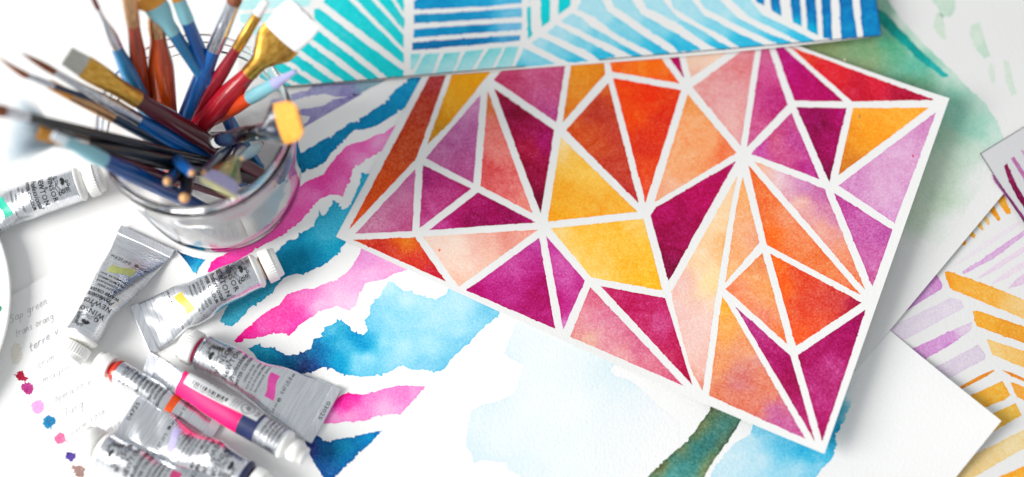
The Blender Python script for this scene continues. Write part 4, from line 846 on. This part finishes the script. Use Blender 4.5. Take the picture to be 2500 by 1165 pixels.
    def pt(s, u, v, off=0.0):
        arc, th, per = s.table(u); a, b = s.ab(u); zc, ro = s.center(u)
        t = np.interp(v, arc, th)
        x, z = a*math.sin(t), b*math.cos(t)
        nx, nz = math.sin(t)/max(a, 1e-5), math.cos(t)/max(b, 1e-5); ln = math.hypot(nx, nz); nx /= ln; nz /= ln
        f = smooth(0.02, 0.3, u/s.L)*smooth(1.02, 0.8, u/s.L)
        w = s.wr*f*(noise.noise((u*62+v*30, v*55, s.seed))*1.6+0.9*(0.5-abs(noise.noise((u*45-v*40, v*38+u*20, s.seed+3))))+0.35*noise.noise((u*140+v*90, v*40, s.seed+7)))*min(1.0, b/s.R+0.5)
        x += nx*(off+w); z += nz*(off+w)
        c, q = math.cos(ro), math.sin(ro)
        x, z = x*c+z*q, z*c-x*q
        p = s.A+s.d*u+s.r*x
        return np.array([p[0], p[1], zc+z])
    def flat_pt(s, u, x, z):
        zc, ro = s.center(u); c, q = math.cos(ro), math.sin(ro)
        x, z = x*c+z*q, z*c-x*q
        p = s.A+s.d*u+s.r*x
        return np.array([p[0], p[1], zc+z])
    def area(s, name, poly, mat, off=0.00012, g=0.0016):
        """printed area given as (u, v) corners"""
        p = densify(np.asarray(poly, float), g); lo, hi = p.min(0), p.max(0)
        gx, gy = np.meshgrid(np.arange(lo[0]+g/2, hi[0], g), np.arange(lo[1]+g/2, hi[1], g))
        q = np.stack([gx.ravel(), gy.ravel()], 1); q = q[inside(q, p)] if len(q) else q
        al = np.vstack([p, q]) if len(q) else p; n = len(p); K = 1000.0
        vo, eo, fo, *_ = delaunay_2d_cdt([Vector(x*K) for x in al], [(i, (i+1) % n) for i in range(n)], [], 1, 1e-4)
        V = np.array([s.pt(v.x/K, v.y/K, off) for v in vo])
        return mesh_obj(name, V, s.outward(V, [tuple(f) for f in fo]), mat, s.root)
    def outward(s, V, F):
        out = []
        for f in F:
            a, b, c = V[f[0]], V[f[1]], V[f[2]]
            m = (a+b+c)/3; cu = (m[:2]-s.A) @ s.d; ctr = np.array([*(s.A+s.d*cu), s.center(min(max(cu, 0), s.L))[0]])
            out.append(f if np.dot(np.cross(b-a, c-a), m-ctr) > 0 else f[::-1])
        return out
    def text(s, txt, u, width, size, v0=0.0, bold=0.0, shear=0.0, mat=None, flip=False, name="printed_text", off=0.00022, along=False, space=1.0):
        cu = bpy.data.curves.new("t", 'FONT'); cu.body = txt; cu.align_x = 'CENTER'; cu.align_y = 'CENTER'; cu.resolution_u = 2
        cu.offset = bold; cu.shear = shear; cu.space_character = space
        ob = bpy.data.objects.new("t", cu); COL.objects.link(ob)
        me = bpy.data.meshes.new_from_object(ob.evaluated_get(bpy.context.evaluated_depsgraph_get()))
        v = np.array([(q.co.x, q.co.y) for q in me.vertices]); F = [tuple(p.vertices) for p in me.polygons]
        bpy.data.objects.remove(ob); bpy.data.curves.remove(cu); bpy.data.meshes.remove(me)
        if not len(v): return
        sx = width/(v[:, 0].max()-v[:, 0].min()); sy = size/0.7
        x = v[:, 0]*sx; y = (v[:, 1])*sy
        if flip: x, y = -x, -y
        if along: U, W = u+x, v0+y
        else: U, W = u-y, v0+x
        V = np.array([s.pt(min(max(a, 0), s.L*0.999), b, off) for a, b in zip(U, W)])
        return mesh_obj(name, V, s.outward(V, F), mat or M_print, s.root, shade=False)
    def strokes(s, lines, w, name, mat=None):
        parts = []
        for l in lines:
            parts.append(ribbon(np.array(l, float), w, lambda V: np.array([s.pt(max(a, 0.0003), b, 0.0002) for a, b in V])))
        V, F = join_parts(parts)
        return mesh_obj(name, V, s.outward(V, F), mat or M_print, s.root, shade=False)
    def emblem(s, u0=0.0075, v0=0.0, k=1.0):
        """the winged-lion crest: a hatched haunch, a mane of curls and a scroll"""
        L = []
        for i in range(7):
            a = np.linspace(-1.2, 1.2, 9); r = (1.2+0.34*i)*0.001*k
            L.append([(u0+0.0016*k-r*math.cos(t)*0.9, v0-0.0012*k+r*math.sin(t)*0.85) for t in a])
        for cx, cy, r, n in ((0.0010, 0.0048, 0.0012, 1.6), (-0.0016, 0.0040, 0.0010, 1.4), (0.0030, 0.0056, 0.0010, 1.5), (0.0036, -0.0058, 0.0014, 1.7), (-0.0026, -0.0002, 0.0010, 1.4), (-0.0030, 0.0020, 0.0009, 1.4)):
            t = np.linspace(0, n*2*math.pi, 20)
            L.append([(u0+k*(cx+r*(1-0.5*q/t[-1])*math.sin(q)), v0+k*(cy+r*(1-0.5*q/t[-1])*math.cos(q))) for q in t])
        L.append([(u0+k*(0.0042+0.0005*math.sin(x*2.2)), v0+k*x*0.0023) for x in np.linspace(-2.4, 2.4, 24)])
        L.append([(u0+k*(0.0030+0.0005*math.sin(x*2.6+1)), v0+k*x*0.0021) for x in np.linspace(-1.6, 2.5, 24)])
        for i in range(6): L.append([(u0+k*(-0.003+0.0009*i), v0+k*0.0062), (u0+k*(-0.0026+0.0009*i), v0+k*0.0030)])
        return s.strokes(L, 0.00030*k, "printed_crest")
    def front(s, lines, swatch=None, k=1.0, v0=0.0, vol="14 ml e 0.47 US fl oz", sw=None):
        s.emblem(0.0072*k, v0, k)
        s.text("WINSOR", 0.0140*k, 0.0185*k, 0.0028*k, v0, 0.010, space=1.12); s.text("&", 0.0166*k, 0.0018*k, 0.0016*k, v0)
        s.text("NEWTON", 0.0192*k, 0.0190*k, 0.0028*k, v0, 0.010, space=1.12)
        s.text("Professional", 0.0232*k, 0.0195*k, 0.0029*k, v0+0.0006, 0.010, 0.35); s.text("WATER COLOUR", 0.0268*k, 0.0200*k, 0.0019*k, v0, 0.018)
        for i, t in enumerate(lines): s.text(t, (0.0302+0.0024*i)*k, min(0.0175, 0.0011*len(t))*k, 0.0013*k, v0+0.0004*i, 0.004)
        if swatch is not None:
            u = (0.0302+0.0024*len(lines)+0.0040)*k; a = np.linspace(-1, 1, 11)
            top = [(u-0.0028*k-0.0016*k*math.sin(t*1.9), v0+t*0.0068*k) for t in a]; bot = [(u+0.0024*k-0.0016*k*math.sin(t*1.9+0.3), v0+t*0.0068*k) for t in a[::-1]]
            s.area("colour_swatch", top+bot, swatch)
            s.text(vol[:5], u+0.0062*k, 0.0052*k, 0.0019*k, v0-0.0098*k); s.text("e", u+0.0062*k, 0.0026*k, 0.0026*k, v0-0.0048*k, 0.01); s.text(vol[7:], u+0.0062*k, 0.0135*k, 0.0019*k, v0+0.0052*k)
def neck_stain(t, rgb, d0=0.0040, k=0.72):
    """dried paint squeezed out between the neck and the cap"""
    loft("dried_paint_ring", t.C0, t.C1, [(d0-0.0006, t.R*k*0.9, t.R*k*0.9), (d0, t.R*k*1.06, t.R*k), (d0+0.0007, t.R*k*1.1, t.R*k*1.04), (d0+0.0012, t.R*k*0.95, t.R*k*0.95)], plain("dried_paint_%d_%d_%d" % rgb, rgb, 0.35, 0, 0.3), t.root, 36)
def sw(name, rgb): return varied(name, tuple(np.array(rgb)*0.93), rgb, 500.0, 0.45, 0, 0.2, coord="Object")

t1 = Tube("tube with a turquoise green swatch, left of the jar, cut by the frame", (194, 452), (-170, 585), 82, 140, seed=1, cap_r=0.98, wr=0.0012)
t1.front(["VIRIDIAN", "VERT DE GUIGNET", "VIRIDIANO", "Permanence AA  Series 3"], sw("viridian_swatch", (10, 190, 158)), v0=0.0008)
t2 = Tube("tube with an olive yellow swatch lying cap down below the jar", (200, 824), (362, 580), 84, 150, seed=2, cap_r=0.92, wr=0.0013)
t2.front(["YELLOW SHADE", "VERTE (NUANCE JAUNE)", "VERDE (MATIZ AMARILLO)", "Permanence AA  Series 1"], sw("olive_swatch", (188, 194, 116)))
t3 = Tube("tube with a golden yellow swatch, its cap touching the jar's foot", (626, 664), (341, 806), 86, 134, seed=3, cap_r=0.98, wr=0.0015)
t3.front(["NAPLES YELLOW DEEP", "JAUNE DE NAPLES FONCE", "AMARILLO DE NAPOLES", "Permanence AA  Series 1"], sw("naples_yellow_swatch", (246, 186, 40)))
t4 = Tube("tube with a pink swatch and a stamped tail, rightmost of the pile", (500, 864), (798, 1016), 86, 150, seed=4, cap_r=1.0, wr=0.0013, neck_mat=METAL["silver"])
t4.front(["OPERA ROSE", "FLEUR DE ROSE OPERA", "FLOR DE ROSA OPERA", "Permanence B  Series 2"], sw("opera_rose_swatch", (226, 70, 164)))
def stamp(t, txt, width=0.012):
    n = 6
    return t
def tail_stamp(t, txt, width=0.011, size=0.0022, x0=0.002):
    cu = bpy.data.curves.new("t", 'FONT'); cu.body = txt; cu.align_x = 'CENTER'; cu.align_y = 'CENTER'; cu.resolution_u = 2
    ob = bpy.data.objects.new("t", cu); COL.objects.link(ob)
    me = bpy.data.meshes.new_from_object(ob.evaluated_get(bpy.context.evaluated_depsgraph_get()))
    v = np.array([(q.co.x, q.co.y) for q in me.vertices]); F = [tuple(p.vertices) for p in me.polygons]
    bpy.data.objects.remove(ob); bpy.data.curves.remove(cu); bpy.data.meshes.remove(me)
    sx = width/(v[:, 0].max()-v[:, 0].min()); sy = size/0.7
    V = np.array([t.flat_pt(t.L-t.crimp*0.5+y*sy, x0-x*sx, 0.0014) for x, y in v])
    return mesh_obj("stamped_number", V, face_up(V, F), M_print, t.root, shade=False)
tail_stamp(t4, "03025"); neck_stain(t4, (206, 30, 90)); neck_stain(t3, (150, 92, 36), k=0.66); neck_stain(t2, (150, 140, 90), k=0.64)
# small orange tube underneath
t6 = Tube("slim tube with a bright orange swatch and red stained neck under the pink tube", (286, 905), (530, 1052), 54, 52, seed=6, cap_r=1.02, cap_len=0.009, R=0.0066, neck_mat=plain("red_stained_neck", (206, 40, 16), 0.3, 0, 0.5), zb=0.0014, crimp=0.006)
t6.text("WINSOR", 0.0058, 0.011, 0.0019); t6.text("NEWTON", 0.0086, 0.0115, 0.0019); t6.text("Professional", 0.0112, 0.0115, 0.0019, shear=0.35); t6.text("COLOUR", 0.0138, 0.009, 0.0015, bold=0.018)
for i, x in enumerate(["TRANSPARENT", "ORANGE", "ORANGE", "TRANSPARENT", "NARANJA", "TRANSPARENTE"]): t6.text(x, 0.0172+0.0027*i, 0.0011*len(x), 0.0017, 0.0004, 0.01)
t6.area("colour_swatch", [(0.0350, -0.0075), (0.0350, 0.0075), (0.0390, 0.0068), (0.0390, -0.0080)], sw("orange_swatch", (244, 92, 8)))
t6.text("8 ml  0.27 US", 0.0436, 0.013, 0.0018, 0.001)
# pink tube with the barcode label, seen from the back
t5 = Tube("tube with a pink band and a white barcode label, crossing the pile", (694, 1084), (362, 888), 62, 66, seed=5, R=0.0080, zb=0.0060, roll=0.75, tail_z=0.002, cap_r=0.74, cap_len=0.0088, wr=0.0004, crimp=0.0065)
P5 = t5.L
M_pinkband = plain("hot_pink_print", (240, 20, 112), 0.5, 0, 0.0, 0.3); M_navyband = plain("navy_print", (34, 46, 92), 0.35, 0, 0.2)
v1, v2 = -0.0135, 0.0135
t5.area("navy_band", [(0.0160, v1), (0.0160, v2), (0.0262, v2), (0.0262, v1)], M_navyband)
t5.area("pink_band", [(0.0263, v1), (0.0263, v2), (0.0690, v2), (0.0690, v1)], M_pinkband)
lb0, lb1 = -0.0115, -0.0020
t5.area("barcode_label", [(0.0180, lb0), (0.0180, lb1), (0.0660, lb1), (0.0660, lb0)], M_label, off=0.0003)
rs = random.Random(11); u = 0.0385; bars = []
while u < 0.0615:
    w = rs.choice([0.0005, 0.0006, 0.0010, 0.0013]); bars.append((u, w)); u += w+rs.choice([0.0005, 0.0007, 0.0010])
parts = [ribbon(np.array([(a+w/2, lb0+0.0012), (a+w/2, -0.0060), (a+w/2, lb1-0.0022)]), w, lambda V: np.array([t5.pt(p, q, 0.00042) for p, q in V])) for a, w in bars]
V, F = join_parts(parts); mesh_obj("barcode", V, t5.outward(V, F), M_print, t5.root, shade=False)
t5.text("AP", 0.0262, 0.0036, 0.0030, -0.0066, off=0.00045)
a = np.linspace(0, 2*math.pi, 30); ring_l = [[(0.0262+0.0036*math.sin(q), -0.0066+0.0036*math.cos(q)) for q in a]]
pr = [ribbon(np.array(l), 0.00035, lambda V: np.array([t5.pt(p, q, 0.00042) for p, q in V])) for l in ring_l]
V, F = join_parts(pr); mesh_obj("printed_seal", V, t5.outward(V, F), M_print, t5.root, shade=False)
t5.text("502", 0.0200, 0.0046, 0.0019, -0.0064, off=0.00045); t5.text("5012572003223", 0.0500, 0.0200, 0.0013, lb1-0.0012, off=0.00045, along=True, flip=True)
for i in range(3): t5.text("CONFORMS TO", 0.0318+0.0018*i, 0.0070, 0.0009, -0.0066, off=0.00045)
for i, x in enumerate(["WINSOR & NEWTON", "LONDON ENGLAND", "KEEP OUT OF REACH", "PIGMENT PR122", "MADE IN FRANCE"]): t5.text(x, 0.0030+0.0024*i, 0.0155, 0.0014, -0.0035, 0.01)
C0, C1 = t5.C0, t5.C1
# lilac tube and the tube below it
t7 = Tube("tube with a pale lilac swatch lying tail up left at the bottom", (597, 1166), (306, 1014), 86, 128, seed=7, cap_r=0.92, tail_z=0.006, wr=0.0017, neck_mat=plain("dark_blue_stained_neck", (30, 34, 80), 0.3, 0, 0.4))
t7.front(["VIOLET WINSOR", "VIOLET WINSOR", "VIOLETA WINSOR", "Permanence A  Series 1"], sw("lilac_swatch", (186, 178, 222)))
tail_stamp(t7, "04725", x0=-0.004)
t8 = Tube("tube in the bottom corner of the pile, cut off by the lower edge", (258, 1100), (551, 1252), 88, 130, seed=8, cap_r=0.95, wr=0.0014)
t8.front(["PERMANENT ROSE", "ROSE PERMANENT", "ROSA PERMANENTE", "Permanence A  Series 3"], sw("rose_swatch", (206, 60, 120)))

# ------------------------------------------------------------------ white ceramic dish at the left edge
M_ceramic = plain("white_glazed_ceramic", (244, 244, 242), 0.12, 0, 0.5)
DC = TP(-394, 770, 0.008)
def dish():
    root = empty("ceramic_dish", (DC[0], DC[1], 0.0), "white ceramic dish whose rim just enters at the left edge", "dish")
    prof = [(0.0, 0.0), (0.055, 0.0), (0.060, 0.001), (0.078, 0.006), (0.092, 0.0135), (0.0965, 0.0165), (0.0978, 0.0180), (0.0970, 0.0192), (0.0955, 0.0190), (0.090, 0.0160), (0.076, 0.0090), (0.060, 0.0040), (0.0, 0.0036)]
    seg = 128; V, F = [], []
    for r, z in prof:
        for k in range(seg): V.append((DC[0]+r*math.cos(2*math.pi*k/seg), DC[1]+r*math.sin(2*math.pi*k/seg), z*0.5+0.0016))
    for i in range(len(prof)-1):
        for k in range(seg):
            b = (k+1) % seg; f = (i*seg+k, i*seg+b, (i+1)*seg+b, (i+1)*seg+k)
            if prof[i][0] == 0: f = (i*seg, (i+1)*seg+b, (i+1)*seg+k)
            elif prof[i+1][0] == 0: f = (i*seg+k, i*seg+b, (i+1)*seg)
            F.append(f)
    mesh_obj("dish_body", V, F, M_ceramic, root)
    pd = []
    for (x, y, r) in ((0.0905, 0.003, 0.0022), (0.088, -0.004, 0.0014)):
        for k in range(10): pd.append((DC[0]+x+r*math.cos(k*0.628), DC[1]+y+r*math.sin(k*0.628), 0.0016+0.0087+(x-0.0905)*0.25+0.0003*math.cos(k*0.628)))
    mesh_obj("green_paint_smear", pd, [tuple(range(10)), tuple(range(10, 20))], plain("wet_green_paint", (40, 150, 110), 0.3), root)
dish()
